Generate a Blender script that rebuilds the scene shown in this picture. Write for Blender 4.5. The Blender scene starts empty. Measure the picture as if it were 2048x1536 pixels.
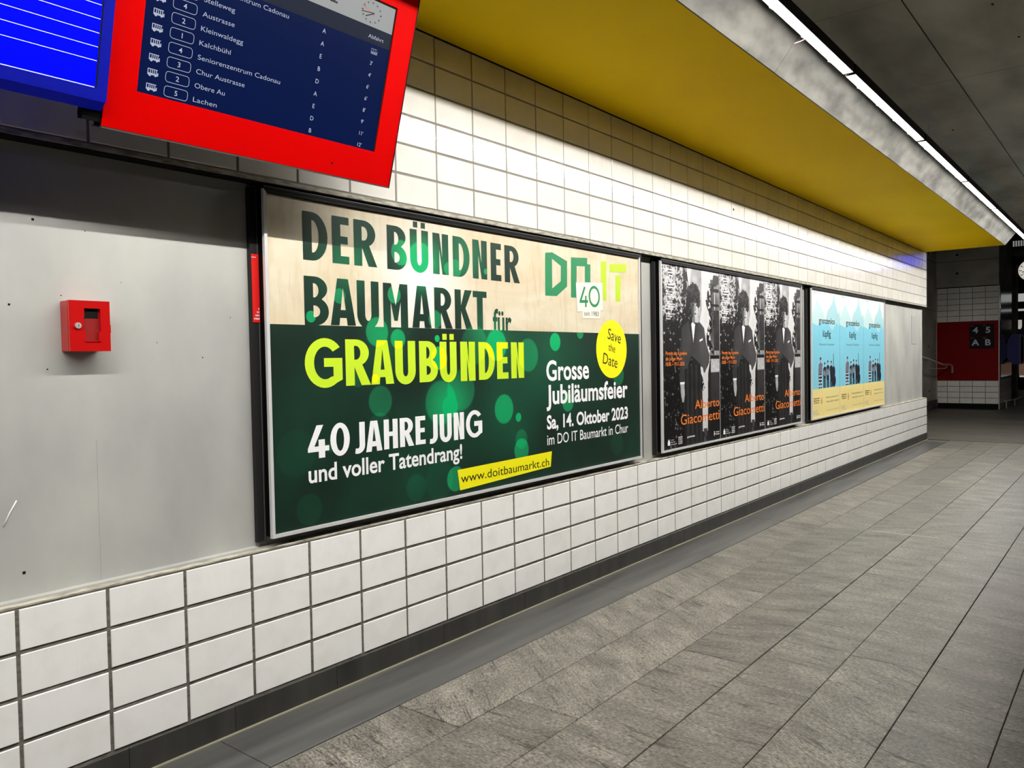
import bpy, math, random
import numpy as np
from mathutils import Matrix, Vector
R = random.Random(7)
sc = bpy.context.scene
COL = sc.collection

# ------------------------------------------------------------------ camera, world, exposure
cd = bpy.data.cameras.new('camera')
cam = bpy.data.objects.new('camera', cd)
COL.objects.link(cam)
YAW, PIT, ROL = 0.8981, -0.0312, -0.0180
cy, sy, cp, sp, cr, sr = math.cos(YAW), math.sin(YAW), math.cos(PIT), math.sin(PIT), math.cos(ROL), math.sin(ROL)
F = Vector((sy * cp, cy * cp, sp)); Rt = Vector((cy, -sy, 0)); Up = Rt.cross(F)
R2 = cr * Rt + sr * Up; U2 = -sr * Rt + cr * Up
mw = Matrix((R2, U2, -F)).transposed().to_4x4()
mw.translation = Vector((-0.8505, -2.4698, 1.2849))
cam.matrix_world = mw
cd.sensor_width = 36; cd.sensor_fit = 'HORIZONTAL'; cd.lens = 1584.0 * 36 / 2048
cd.clip_start = 0.02; cd.clip_end = 200
sc.camera = cam
w = bpy.data.worlds.new('world'); sc.world = w; w.use_nodes = True
w.node_tree.nodes['Background'].inputs[0].default_value = (0.92, 1.0, 1.08, 1)
w.node_tree.nodes['Background'].inputs[1].default_value = 0.003
sc.view_settings.view_transform = 'Standard'
sc.view_settings.look = 'None'
sc.view_settings.gamma = 1
sc.view_settings.use_curve_mapping = False
sc.view_settings.exposure = 0.0
LAMP = 480.0         # radiance of the recessed wall-washing strip in each tube light

# ------------------------------------------------------------------ helpers
def lin(c):
    c = c / 255.0
    return c / 12.92 if c <= 0.04045 else ((c + 0.055) / 1.055) ** 2.4
def rgb(r, g, b): return (lin(r), lin(g), lin(b), 1)

def mat(name, col, rough=0.6, metal=0.0, spec=0.5, noise=None, bump=None, emit=None, coat=0.0):
    m = bpy.data.materials.new(name); m.use_nodes = True
    nt = m.node_tree; b = nt.nodes['Principled BSDF']
    b.inputs['Base Color'].default_value = col
    b.inputs['Roughness'].default_value = rough
    b.inputs['Metallic'].default_value = metal
    b.inputs['Specular IOR Level'].default_value = spec
    b.inputs['Coat Weight'].default_value = coat
    b.inputs['Coat Roughness'].default_value = 0.08
    if noise:       # (scale xyz, colour a, colour b, detail, lo, hi)
        scl, ca, cb, det, lo, hi = noise
        g = nt.nodes.new('ShaderNodeNewGeometry'); mp = nt.nodes.new('ShaderNodeMapping')
        mp.inputs['Scale'].default_value = scl
        n = nt.nodes.new('ShaderNodeTexNoise'); n.inputs['Scale'].default_value = 1; n.inputs['Detail'].default_value = det
        cr_ = nt.nodes.new('ShaderNodeValToRGB')
        cr_.color_ramp.elements[0].position = lo; cr_.color_ramp.elements[0].color = ca
        cr_.color_ramp.elements[1].position = hi; cr_.color_ramp.elements[1].color = cb
        L = nt.links.new
        L(g.outputs['Position'], mp.inputs['Vector']); L(mp.outputs[0], n.inputs['Vector'])
        L(n.outputs['Fac'], cr_.inputs['Fac']); L(cr_.outputs[0], b.inputs['Base Color'])
    if bump:        # (scale, strength, distance)
        g2 = nt.nodes.new('ShaderNodeNewGeometry'); n2 = nt.nodes.new('ShaderNodeTexNoise')
        mp2 = nt.nodes.new('ShaderNodeMapping'); mp2.inputs['Scale'].default_value = bump[0]
        n2.inputs['Scale'].default_value = 1; n2.inputs['Detail'].default_value = 3
        bm_ = nt.nodes.new('ShaderNodeBump'); bm_.inputs['Strength'].default_value = bump[1]; bm_.inputs['Distance'].default_value = bump[2]
        nt.links.new(g2.outputs['Position'], mp2.inputs['Vector']); nt.links.new(mp2.outputs[0], n2.inputs['Vector'])
        nt.links.new(n2.outputs['Fac'], bm_.inputs['Height']); nt.links.new(bm_.outputs[0], b.inputs['Normal'])
    if emit:
        b.inputs['Emission Color'].default_value = emit[0]
        b.inputs['Emission Strength'].default_value = emit[1]
    return m

def mesh_obj(name, verts, faces, m, parent=None, smooth=False):
    me = bpy.data.meshes.new(name); me.from_pydata(verts, [], faces); me.update()
    if m: me.materials.append(m)
    if smooth:
        for p in me.polygons: p.use_smooth = True
    o = bpy.data.objects.new(name, me); COL.objects.link(o)
    if parent: o.parent = parent
    return o

def box_geo(x0, x1, y0, y1, z0, z1, c=0.0):
    """box, edges chamfered by c"""
    if c <= 0:
        v = [(x, y, z) for x in (x0, x1) for y in (y0, y1) for z in (z0, z1)]
        f = [(0, 1, 3, 2), (4, 6, 7, 5), (0, 4, 5, 1), (2, 3, 7, 6), (0, 2, 6, 4), (1, 5, 7, 3)]
        return v, f
    v = []; idx = {}
    X = (x0, x1); Y = (y0, y1); Z = (z0, z1)
    for i in (0, 1):
        for j in (0, 1):
            for k in (0, 1):
                sx, sy_, sz = (1 if i == 0 else -1), (1 if j == 0 else -1), (1 if k == 0 else -1)
                idx[i, j, k, 'x'] = len(v); v.append((X[i], Y[j] + sy_ * c, Z[k] + sz * c))
                idx[i, j, k, 'y'] = len(v); v.append((X[i] + sx * c, Y[j], Z[k] + sz * c))
                idx[i, j, k, 'z'] = len(v); v.append((X[i] + sx * c, Y[j] + sy_ * c, Z[k]))
    f = []
    for i in (0, 1): f.append([idx[i, 0, 0, 'x'], idx[i, 0, 1, 'x'], idx[i, 1, 1, 'x'], idx[i, 1, 0, 'x']])
    for j in (0, 1): f.append([idx[0, j, 0, 'y'], idx[0, j, 1, 'y'], idx[1, j, 1, 'y'], idx[1, j, 0, 'y']])
    for k in (0, 1): f.append([idx[0, 0, k, 'z'], idx[0, 1, k, 'z'], idx[1, 1, k, 'z'], idx[1, 0, k, 'z']])
    for j in (0, 1):
        for k in (0, 1): f.append([idx[0, j, k, 'y'], idx[0, j, k, 'z'], idx[1, j, k, 'z'], idx[1, j, k, 'y']])
    for i in (0, 1):
        for k in (0, 1): f.append([idx[i, 0, k, 'x'], idx[i, 0, k, 'z'], idx[i, 1, k, 'z'], idx[i, 1, k, 'x']])
    for i in (0, 1):
        for j in (0, 1): f.append([idx[i, j, 0, 'x'], idx[i, j, 0, 'y'], idx[i, j, 1, 'y'], idx[i, j, 1, 'x']])
    for i in (0, 1):
        for j in (0, 1):
            for k in (0, 1): f.append([idx[i, j, k, 'x'], idx[i, j, k, 'y'], idx[i, j, k, 'z']])
    # orient outward
    cx_, cy_, cz_ = (x0 + x1) / 2, (y0 + y1) / 2, (z0 + z1) / 2
    out = []
    for q in f:
        a, b, d = (Vector(v[q[0]]), Vector(v[q[1]]), Vector(v[q[2]]))
        n = (b - a).cross(d - a); ctr = sum((Vector(v[t]) for t in q), Vector()) / len(q)
        out.append(q if n.dot(ctr - Vector((cx_, cy_, cz_))) > 0 else q[::-1])
    return v, out

def box(name, x0, x1, y0, y1, z0, z1, m, parent=None, c=0.0):
    v, f = box_geo(x0, x1, y0, y1, z0, z1, c)
    return mesh_obj(name, v, f, m, parent)

def boxes(name, lst, m, parent=None, c=0.0):
    V = []; Fc = []
    for b in lst:
        v, f = box_geo(*b, c=c); o = len(V); V += v; Fc += [tuple(i + o for i in q) for q in f]
    o = mesh_obj(name, V, Fc, m, parent)
    if name in ('pin_holes', 'label_dots', 'ceiling_pits', 'formwork_joints'): o['kind'] = 'stuff'
    return o

def prism(name, pts, axis, a0, a1, m, parent=None):
    """polygon pts in the plane normal to axis, extruded a0..a1"""
    n = len(pts)
    def P(p, a):
        return {'x': (a, p[0], p[1]), 'y': (p[0], a, p[1]), 'z': (p[0], p[1], a)}[axis]
    V = [P(p, a0) for p in pts] + [P(p, a1) for p in pts]
    Fc = [tuple(range(n)), tuple(range(2 * n - 1, n - 1, -1))] + [(i, i + n, (i + 1) % n + n, (i + 1) % n) for i in range(n)]
    return mesh_obj(name, V, Fc, m, parent)

def cyl_geo(p0, p1, r, n=12):
    p0 = Vector(p0); p1 = Vector(p1); d = (p1 - p0).normalized()
    a = d.orthogonal().normalized(); b = d.cross(a)
    V = []
    for p in (p0, p1):
        for i in range(n):
            t = 2 * math.pi * i / n; V.append(tuple(p + r * (math.cos(t) * a + math.sin(t) * b)))
    Fc = [(i, (i + 1) % n, (i + 1) % n + n, i + n) for i in range(n)] + [tuple(range(n - 1, -1, -1)), tuple(range(n, 2 * n))]
    return V, Fc

def tube(name, pts, r, m, parent=None, n=10):
    V = []; Fc = []
    P = [Vector(p) for p in pts]; prev = None
    for i, p in enumerate(P):
        d = ((P[i] - P[i - 1]).normalized() if i else Vector()) + ((P[i + 1] - P[i]).normalized() if i < len(P) - 1 else Vector())
        d.normalize()
        a = d.orthogonal().normalized() if prev is None else (prev - prev.dot(d) * d).normalized()
        prev = a; b = d.cross(a)
        for k in range(n):
            t = 2 * math.pi * k / n; V.append(tuple(p + r * (math.cos(t) * a + math.sin(t) * b)))
    for i in range(len(P) - 1):
        for k in range(n):
            Fc.append((i * n + k, i * n + (k + 1) % n, (i + 1) * n + (k + 1) % n, (i + 1) * n + k))
    Fc += [tuple(range(n - 1, -1, -1)), tuple(range((len(P) - 1) * n, len(P) * n))]
    return mesh_obj(name, V, Fc, m, parent, smooth=True)

def cyl(name, p0, p1, r, m, parent=None, n=16):
    V, Fc = cyl_geo(p0, p1, r, n); return mesh_obj(name, V, Fc, m, parent)

def tag(o, label, cat, group=None):
    o['label'] = label; o['category'] = cat
    if group: o['group'] = group
    return o
def struct(o): o['kind'] = 'structure'; return o
def stuff(o): o['kind'] = 'stuff'; return o
def empty(name, loc=(0, 0, 0), rot=(0, 0, 0)):
    o = bpy.data.objects.new(name, None); COL.objects.link(o); o.location = loc; o.rotation_euler = rot
    o.empty_display_size = 0.05
    return o
def inst(name, me, loc, parent=None, rot=(0, 0, 0)):
    o = bpy.data.objects.new(name, me); COL.objects.link(o); o.location = loc; o.rotation_euler = rot
    if parent: o.parent = parent
    return o
def copy_tree(o, dx):
    c = o.copy(); COL.objects.link(c); c.location.x += dx
    for ch in list(o.children):
        d = ch.copy(); COL.objects.link(d); d.parent = c
    return c

# ---- flat lettering -------------------------------------------------
def curve_mesh(cu):
    o = bpy.data.objects.new('tmp', cu); COL.objects.link(o)
    me = bpy.data.meshes.new_from_object(o.evaluated_get(bpy.context.evaluated_depsgraph_get()))
    bpy.data.objects.remove(o)
    return me
def text_pts(body, weight=0.0, shear=0.0, space=1.0):
    cu = bpy.data.curves.new('lettering', 'FONT'); cu.body = body; cu.offset = weight; cu.shear = shear
    cu.space_character = space; cu.resolution_u = 4
    me = curve_mesh(cu); bpy.data.curves.remove(cu)
    v = [tuple(p.co) for p in me.vertices]; f = [tuple(p.vertices) for p in me.polygons]
    bpy.data.meshes.remove(me)
    return v, f
def bbox(v):
    return min(p[0] for p in v), max(p[0] for p in v), min(p[1] for p in v), max(p[1] for p in v)
def text_geo(body, x0, x1, zb, h, weight=0.0, shear=0.0, space=1.0):
    """text fitted: left x0, right x1, baseline zb, cap height h (2-D points)"""
    v, f = text_pts(body, weight, shear, space)
    a, b, _, _ = bbox(v); cap = 0.69
    s = (x1 - x0) / (b - a)
    return [(x0 + (p[0] - a) * s, zb + p[1] / cap * h) for p in v], f
def text_h(body, x0, zb, h, weight=0.0, align='L', cond=1.0, space=1.0):
    v, f = text_pts(body, weight, 0, space); a, b, _, _ = bbox(v); s = h / 0.69
    wd = (b - a) * s * cond
    x = {'L': x0, 'C': x0 - wd / 2, 'R': x0 - wd}[align]
    return [(x + (p[0] - a) * s * cond, zb + p[1] * s) for p in v], f
def flat(name, geos, y, m, parent, rot=None):
    """2-D geometries (x,z) laid on the plane y, facing -y"""
    V = []; Fc = []
    for gi, (v, f) in enumerate(geos):
        o = len(V); V += [(p[0], y - gi * (2e-5 if len(geos) < 20 else 1e-6), p[1]) for p in v]; Fc += [tuple(i + o for i in q) for q in f]
    o = mesh_obj(name, V, Fc, m, parent)
    if len(geos) > 1 or 'lettering' in name: o['kind'] = 'stuff'
    return o
def poly(pts): return list(pts), [tuple(range(len(pts)))]
def rect(x0, x1, z0, z1): return poly([(x0, z0), (x1, z0), (x1, z1), (x0, z1)])
def disc(cx, cz, r, n=32, rz=None):
    return poly([(cx + r * math.cos(2 * math.pi * i / n), cz + (rz or r) * math.sin(2 * math.pi * i / n)) for i in range(n)])
def rot2(g, cx, cz, a):
    v, f = g; c, s = math.cos(a), math.sin(a)
    return [(cx + (x - cx) * c - (z - cz) * s, cz + (x - cx) * s + (z - cz) * c) for x, z in v], f
def line(x0, z0, x1, z1, t):
    d = math.hypot(x1 - x0, z1 - z0); nx, nz = -(z1 - z0) / d * t / 2, (x1 - x0) / d * t / 2
    return poly([(x0 - nx, z0 - nz), (x1 - nx, z1 - nz), (x1 + nx, z1 + nz), (x0 + nx, z0 + nz)])
def rring(x0, x1, z0, z1, r, t):
    """rounded rectangle outline"""
    def rr(a0, a1, b0, b1, q):
        out = []
        for (cx, cz, s) in ((a1 - q, b1 - q, 0), (a0 + q, b1 - q, 90), (a0 + q, b0 + q, 180), (a1 - q, b0 + q, 270)):
            for k in range(4):
                an = math.radians(s + 30 * k); out.append((cx + q * math.cos(an), cz + q * math.sin(an)))
        return out
    A = rr(x0, x1, z0, z1, r); B = rr(x0 + t, x1 - t, z0 + t, z1 - t, max(r - t, 0.0005)); n = len(A)
    return A + B, [(i, (i + 1) % n, (i + 1) % n + n, i + n) for i in range(n)]

def ell(cx, cz, rx, rz, a0, a1, n=14):
    return [(cx + rx * math.cos(math.radians(a0 + (a1 - a0) * i / n)), cz + rz * math.sin(math.radians(a0 + (a1 - a0) * i / n))) for i in range(n + 1)]
def glyph(ch, w, s, h):
    """loops of a heavy condensed capital, width w, height 1, stems s wide and h high"""
    if ch == 'D':
        return [[(0, 0)] + ell(w * .38, .5, w * .62, .5, -90, 90) + [(0, 1)], [(s, h)] + ell(w * .38, .5, w * .62 - s, .5 - h, -90, 90) + [(s, 1 - h)]]
    if ch == 'E':
        return [[(0, 0), (w, 0), (w, h), (s, h), (s, .42), (w * .93, .42), (w * .93, .42 + h), (s, .42 + h), (s, 1 - h), (w, 1 - h), (w, 1), (0, 1)]]
    if ch == 'R':
        return [[(0, 0), (s, 0), (s, .40), (w - s * 1.1, 0), (w, 0), (w * .66, .455)] + ell(w * .42, .71, w * .52, .29, -55, 90) + [(0, 1)],
                [(s, .56)] + ell(w * .42, .71, w * .52 - s, .15, -90, 90) + [(s, .86)]]
    if ch == 'B':
        return [[(0, 0)] + ell(w * .46, .285, w * .54, .285, -90, 62) + ell(w * .43, .755, w * .52, .245, -52, 90) + [(0, 1)],
                [(s, h)] + ell(w * .42, .285, w * .58 - s, .285 - h, -90, 90) + [(s, .57 - h)],
                [(s, .57)] + ell(w * .40, .715, w * .55 - s, .145, -90, 90) + [(s, .86)]]
    if ch == 'U':
        r = .30
        return [[(0, 1)] + ell(w / 2, r, w / 2, r + .01, 180, 360) + [(w, 1), (w - s, 1)] + ell(w / 2, r, w / 2 - s, r - h, 360, 180) + [(s, 1)]]
    if ch == 'N':
        return [[(0, 0), (s, 0), (s, .60), (w - s * 1.0, 0), (w, 0), (w, 1), (w - s, 1), (w - s, .42), (s * 1.05, 1), (0, 1)]]
    if ch == 'A':
        a = s * 1.3; e = w / 2
        ix = lambda z: s * 1.02 + (e - s * 1.02) * z / .86
        return [[(0, 0), (s * 1.02, 0), (ix(.16), .16), (w - ix(.16), .16), (w - s * 1.02, 0), (w, 0), (e + a / 2, 1), (e - a / 2, 1)],
                [(ix(.33), .33), (w - ix(.33), .33), (e, .80)]]
    if ch == 'M':
        return [[(0, 0), (s, 0), (s, .58), (w * .43, .15), (w * .57, .15), (w - s, .58), (w - s, 0), (w, 0), (w, 1), (w - s * 1.1, 1), (w / 2, .50), (s * 1.1, 1), (0, 1)]]
    if ch == 'K':
        return [[(0, 0), (s, 0), (s, .46), (w - s * 1.1, 0), (w, 0), (w * .60, .53), (w * .98, 1), (w - s * 1.25, 1), (s, .60), (s, 1), (0, 1)]]
    if ch == 'T':
        q = (w - s) / 2
        return [[(q, 0), (q + s, 0), (q + s, 1 - h), (w, 1 - h), (w, 1), (0, 1), (0, 1 - h), (q, 1 - h)]]
    if ch == 'H':
        return [[(0, 0), (s, 0), (s, .43), (w - s, .43), (w - s, 0), (w, 0), (w, 1), (w - s, 1), (w - s, .58), (s, .58), (s, 1), (0, 1)]]
    if ch == 'G':
        return [ell(w * .53, .5, w * .53, .51, 40, 306, 26) + [(w, .15), (w, .60), (w * .50, .60), (w * .50, .42), (w - s, .42), (w - s, .225)] + ell(w * .53, .5, w * .53 - s * .95, .51 - h, 300, 44, 22)]
    if ch == 'J':
        return [[(w - s, 1), (w, 1)] + ell(w * .22, .25, w * .78, .27, 0, -112, 10) + [(0, .16)] + ell(w * .22, .25, w * .78 - s, .10, -88, 0, 8)]
    if ch == '4':
        return [[(0, .20), (w * .50, .20), (w * .50, 0), (w * .80, 0), (w * .80, .20), (w, .20), (w, .36), (w * .80, .36), (w * .80, .56), (w * .50, .56), (w * .50, .36), (w * .30, .36), (w * .74, 1), (w * .42, 1), (0, .31)]]
    if ch == '0':
        return [ell(w / 2, .5, w / 2, .51, 0, 345, 23), ell(w / 2, .5, w / 2 - s, .51 - h, 0, 345, 23)]
def heavy(spec, s, h):
    """spec: (char, x0, x1, z0, z1) -> one filled 2-D geometry"""
    cu = bpy.data.curves.new('capitals', 'CURVE'); cu.dimensions = '2D'; cu.fill_mode = 'BOTH'
    loops = []
    for ch, x0, x1, z0, z1 in spec:
        H = z1 - z0; base = 'U' if ch == 'Ü' else ch
        for lp in glyph(base, (x1 - x0) / H, s / H, h): loops.append([(x0 + a * H, z0 + b * H) for a, b in lp])
        if ch == 'Ü':
            wd = x1 - x0; d = s * .64
            for c in (x0 + wd * .30, x0 + wd * .72): loops.append([(c - d / 2, z1 + H * .045), (c + d / 2, z1 + H * .045), (c + d / 2, z1 + H * .045 + d * .95), (c - d / 2, z1 + H * .045 + d * .95)])
    for lp in loops:
        sp_ = cu.splines.new('POLY'); sp_.points.add(len(lp) - 1); sp_.use_cyclic_u = True
        for i, (a, b) in enumerate(lp): sp_.points[i].co = (a, b, 0, 1)
    me = curve_mesh(cu); bpy.data.curves.remove(cu)
    g = [(p.co.x, p.co.y) for p in me.vertices], [tuple(p.vertices) for p in me.polygons]
    bpy.data.meshes.remove(me)
    return g

# ------------------------------------------------------------------ materials
def tile_material(name, col, col2):
    m = mat(name, col, rough=0.10, spec=0.5)
    nt = m.node_tree; b = nt.nodes['Principled BSDF']; L = nt.links.new
    oi = nt.nodes.new('ShaderNodeObjectInfo'); mx = nt.nodes.new('ShaderNodeMix'); mx.data_type = 'RGBA'
    mx.inputs['A'].default_value = col; mx.inputs['B'].default_value = col2
    L(oi.outputs['Random'], mx.inputs['Factor'])
    g = nt.nodes.new('ShaderNodeNewGeometry'); n = nt.nodes.new('ShaderNodeTexNoise'); n.inputs['Scale'].default_value = 9; n.inputs['Detail'].default_value = 4
    L(g.outputs['Position'], n.inputs['Vector'])
    r = nt.nodes.new('ShaderNodeValToRGB'); r.color_ramp.elements[0].position = .25; r.color_ramp.elements[0].color = (.93, .925, .91, 1)
    r.color_ramp.elements[1].position = .55; r.color_ramp.elements[1].color = (1, 1, 1, 1)
    m2 = nt.nodes.new('ShaderNodeMix'); m2.data_type = 'RGBA'; m2.blend_type = 'MULTIPLY'; m2.inputs['Factor'].default_value = 1
    L(n.outputs['Fac'], r.inputs['Fac']); L(mx.outputs['Result'], m2.inputs['A']); L(r.outputs[0], m2.inputs['B']); L(m2.outputs['Result'], b.inputs['Base Color'])
    n2 = nt.nodes.new('ShaderNodeTexNoise'); n2.inputs['Scale'].default_value = 1; n2.inputs['Detail'].default_value = 2
    mpt = nt.nodes.new('ShaderNodeMapping'); mpt.inputs['Scale'].default_value = (26, 20, 9)
    bm = nt.nodes.new('ShaderNodeBump'); bm.inputs['Strength'].default_value = .42; bm.inputs['Distance'].default_value = .004
    L(g.outputs['Position'], mpt.inputs['Vector']); L(mpt.outputs[0], n2.inputs['Vector']); L(n2.outputs['Fac'], bm.inputs['Height']); L(bm.outputs[0], b.inputs['Normal'])
    return m
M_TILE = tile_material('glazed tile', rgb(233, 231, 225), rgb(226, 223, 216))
M_TILE_L = tile_material('brightened glazed tile', rgb(250, 249, 247), rgb(246, 245, 242))  # lower tiles: colour lightened to make up for weak lamp light there
M_TILE_FAR = tile_material('pillar tile', rgb(246, 245, 240), rgb(238, 236, 230))  # colour lightened in place of light missing at the far pillar
M_GROUT = mat('dark grout', rgb(112, 106, 99), 0.9, noise=((30, 30, 60), rgb(84, 78, 72), rgb(128, 122, 112), 4, .3, .7))
M_GROUT_U = mat('grey grout', rgb(140, 135, 125), 0.9)
M_MORTAR = mat('mortar edge', rgb(165, 160, 148), 0.9, noise=((18, 30, 90), rgb(112, 106, 94), rgb(190, 186, 172), 5, .32, .6), bump=((80, 80, 80), .5, .003))
M_CONC = mat('painted grey concrete', rgb(186, 186, 182), 0.55, spec=.3, noise=((2.6, 2.6, 1.5), rgb(160, 161, 158), rgb(190, 190, 184), 9, .28, .68), bump=((40, 40, 40), .2, .002))
M_CONC2 = mat('raw concrete', rgb(150, 147, 140), 0.75, spec=.3, noise=((3.2, 2.4, 9), rgb(50, 49, 45), rgb(96, 94, 89), 8, .34, .66), bump=((30, 30, 60), .25, .003))
M_CEIL = mat('ceiling concrete', rgb(120, 116, 108), 0.85, spec=.15, noise=((1.1, 2.6, 2), rgb(134, 130, 122), rgb(186, 181, 171), 8, .3, .7), bump=((20, 20, 20), .2, .003))
M_CONC_FAR = mat('far concrete', rgb(190, 186, 178), 0.9, spec=.1, noise=((1, 1.6, 2.2), rgb(160, 157, 148), rgb(206, 201, 190), 6, .3, .7))  # paler colour stands in for light that barely reaches the far end
M_DARKVOID = mat('near-black hall dark', rgb(30, 29, 28), 0.95, spec=.05)  # the hall's darkness is put into this near-black colour
M_YEL = mat('yellow soffit paint', rgb(238, 196, 0), 0.7, spec=.08, noise=((.8, .8, .8), rgb(233, 190, 0), rgb(244, 203, 0), 3, .3, .7))
M_BLK = mat('black powder coat', rgb(9, 9, 9), 0.5, spec=.12)
M_BLK2 = mat('matt black void', rgb(10, 10, 10), 0.8, spec=.2)
M_CASE = mat('dark grey side casing', rgb(38, 38, 38), .5, spec=.2)
M_GROOVE = mat('grey groove trim', rgb(110, 110, 110), .4, metal=.2)
M_SILV = mat('brushed aluminium', rgb(226, 226, 226), 0.35, metal=0.25, spec=.5)
M_STEEL = mat('stainless steel', rgb(200, 198, 194), 0.35, metal=.35)
M_REDBOX = mat('red enamel', rgb(186, 14, 14), 0.28, spec=.5, coat=.3)
M_REDTAG = mat('red label', rgb(230, 30, 26), 0.4)
M_WHITE = mat('white print', rgb(244, 244, 246), 0.5, spec=.3)
M_BORDER = mat('anthracite border tile', rgb(76, 76, 74), 0.34, spec=.5, noise=((1.2, 14, 1), rgb(62, 62, 61), rgb(92, 92, 89), 5, .3, .75))
M_BASE = mat('anthracite skirting tile', rgb(70, 69, 66), 0.4, spec=.45, noise=((9, 1, 1.5), rgb(46, 45, 43), rgb(72, 71, 67), 5, .3, .75))
M_SEAL = mat('cream sealant', rgb(140, 136, 116), 0.7)
M_JOINT = mat('floor joint', rgb(92, 87, 78), 0.95)

def stone_material():
    m = mat('split quartzite', rgb(150, 148, 140), 0.42, spec=.45)
    nt = m.node_tree; b = nt.nodes['Principled BSDF']; L = nt.links.new; N = nt.nodes.new
    g = N('ShaderNodeNewGeometry'); oi = N('ShaderNodeObjectInfo')
    ml = N('ShaderNodeMath'); ml.operation = 'MULTIPLY'; ml.inputs[1].default_value = 37.0; L(oi.outputs['Random'], ml.inputs[0])
    cx = N('ShaderNodeCombineXYZ'); L(ml.outputs[0], cx.inputs[0]); L(ml.outputs[0], cx.inputs[1])
    ad = N('ShaderNodeVectorMath'); ad.operation = 'ADD'; L(g.outputs['Position'], ad.inputs[0]); L(cx.outputs[0], ad.inputs[1])
    rm = N('ShaderNodeMath'); rm.operation = 'MULTIPLY_ADD'; rm.inputs[1].default_value = 1.1; rm.inputs[2].default_value = -.45; L(oi.outputs['Random'], rm.inputs[0])
    vr = N('ShaderNodeVectorRotate'); vr.rotation_type = 'Z_AXIS'; L(ad.outputs[0], vr.inputs['Vector']); L(rm.outputs[0], vr.inputs['Angle'])
    def noise(scl, sc_, det, rough=.6, dist=0):
        mp = N('ShaderNodeMapping'); mp.inputs['Scale'].default_value = scl; n = N('ShaderNodeTexNoise')
        n.inputs['Scale'].default_value = sc_; n.inputs['Detail'].default_value = det; n.inputs['Roughness'].default_value = rough; n.inputs['Distortion'].default_value = dist
        L(vr.outputs[0], mp.inputs['Vector']); L(mp.outputs[0], n.inputs['Vector']); return n
    def ramp(n, stops):
        r = N('ShaderNodeValToRGB'); e = r.color_ramp.elements
        e[0].position, e[0].color = stops[0]; e[1].position, e[1].color = stops[-1]
        for p, c in stops[1:-1]: q = e.new(p); q.color = c
        L(n.outputs['Fac'], r.inputs['Fac']); return r
    def mul(a, b_, f=1.0):
        x = N('ShaderNodeMix'); x.data_type = 'RGBA'; x.blend_type = 'MULTIPLY'; x.inputs['Factor'].default_value = f
        L(a, x.inputs['A']); L(b_, x.inputs['B']); return x.outputs['Result']
    base = ramp(noise((5, 2.2, 1), 1.6, 5), [(.28, rgb(108, 104, 97)), (.5, rgb(140, 136, 128)), (.72, rgb(168, 163, 153))])
    fine = ramp(noise((52, 22, 1), 2.6, 6, .8), [(.36, (.10, .095, .09, 1)), (.455, (.55, .54, .52, 1)), (.54, (.95, .945, .93, 1)), (.68, (1.75, 1.74, 1.70, 1))])
    veins = ramp(noise((26, 3.2, 1), 1.6, 6, .7, .8), [(.355, (.07, .068, .065, 1)), (.42, (.74, .73, .72, 1)), (.55, (1, 1, 1, 1))])
    rv = N('ShaderNodeMapRange'); rv.inputs['To Min'].default_value = .66; rv.inputs['To Max'].default_value = .92; L(oi.outputs['Random'], rv.inputs[0])
    c = mul(mul(base.outputs[0], fine.outputs[0]), veins.outputs[0], .85)
    sc2 = N('ShaderNodeVectorMath'); sc2.operation = 'SCALE'; L(c, sc2.inputs[0]); L(rv.outputs[0], sc2.inputs['Scale'])
    L(sc2.outputs[0], b.inputs['Base Color'])
    bm = N('ShaderNodeBump'); bm.inputs['Strength'].default_value = .5; bm.inputs['Distance'].default_value = .004
    nb = noise((26, 9, 1), 2, 6, .7); L(nb.outputs['Fac'], bm.inputs['Height']); L(bm.outputs[0], b.inputs['Normal'])
    return m
M_STONE = stone_material()
M_FARFLOOR = mat('dark hall floor', rgb(112, 108, 102), 0.5, spec=.3, noise=((5, .9, 1), rgb(70, 67, 62), rgb(100, 96, 89), 6, .3, .7))

# ------------------------------------------------------------------ floor
floor = struct(box('floor', -3.0, 12.0, -7.0, 0.35, -0.12, -0.006, M_JOINT))
far = box('floor_slab', 12.03, 60, -14, 10, -0.12, -0.002, M_FARFLOOR, floor)
side = box('floor_slab', -3, 12.0, -7.0, -3.905, -0.0055, 0.0, M_STONE, floor)
box('expansion_joint', 11.99, 12.05, -7, 0.0, -0.05, 0.001, mat('rusty joint profile', rgb(52, 44, 40), .7), floor)
cuts = {0: [1.16, 3.5, 5.2], 1: [1.46, 3.3, 5.2], 2: [2.29, 5.2], 3: [2.12, 5.2], 4: [2.64, 5.2], 5: [1.83, 5.2], 6: [1.3, 3.7, 5.2]}
n_st = 0
for r_ in range(12):
    y1 = -0.304 - 0.3 * r_
    xs = [-0.9 - R.random() * .8]
    if r_ in cuts: xs += cuts[r_]
    while xs[-1] < 11.5:
        xs.append(xs[-1] + R.choice((1.5, 1.8, 2.1, 2.4)))
    xs[-1] = 11.985
    for a, b in zip(xs, xs[1:]):
        if b - a < .15: continue
        gx = .0012 + (.002 if abs(b - 5.2) < .01 else 0)
        box('floor_stone', a + .0012, b - gx, y1 - .2972 + R.uniform(-.0006, .0006), y1, -0.02, R.uniform(-.0012, .0008), M_STONE, floor, c=.0018)
        n_st += 1
box('joint_strip', 5.1955, 5.2015, -3.9, -.90, -.01, .0016, mat('pale joint strip', rgb(190, 184, 160), .5), floor)

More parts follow.
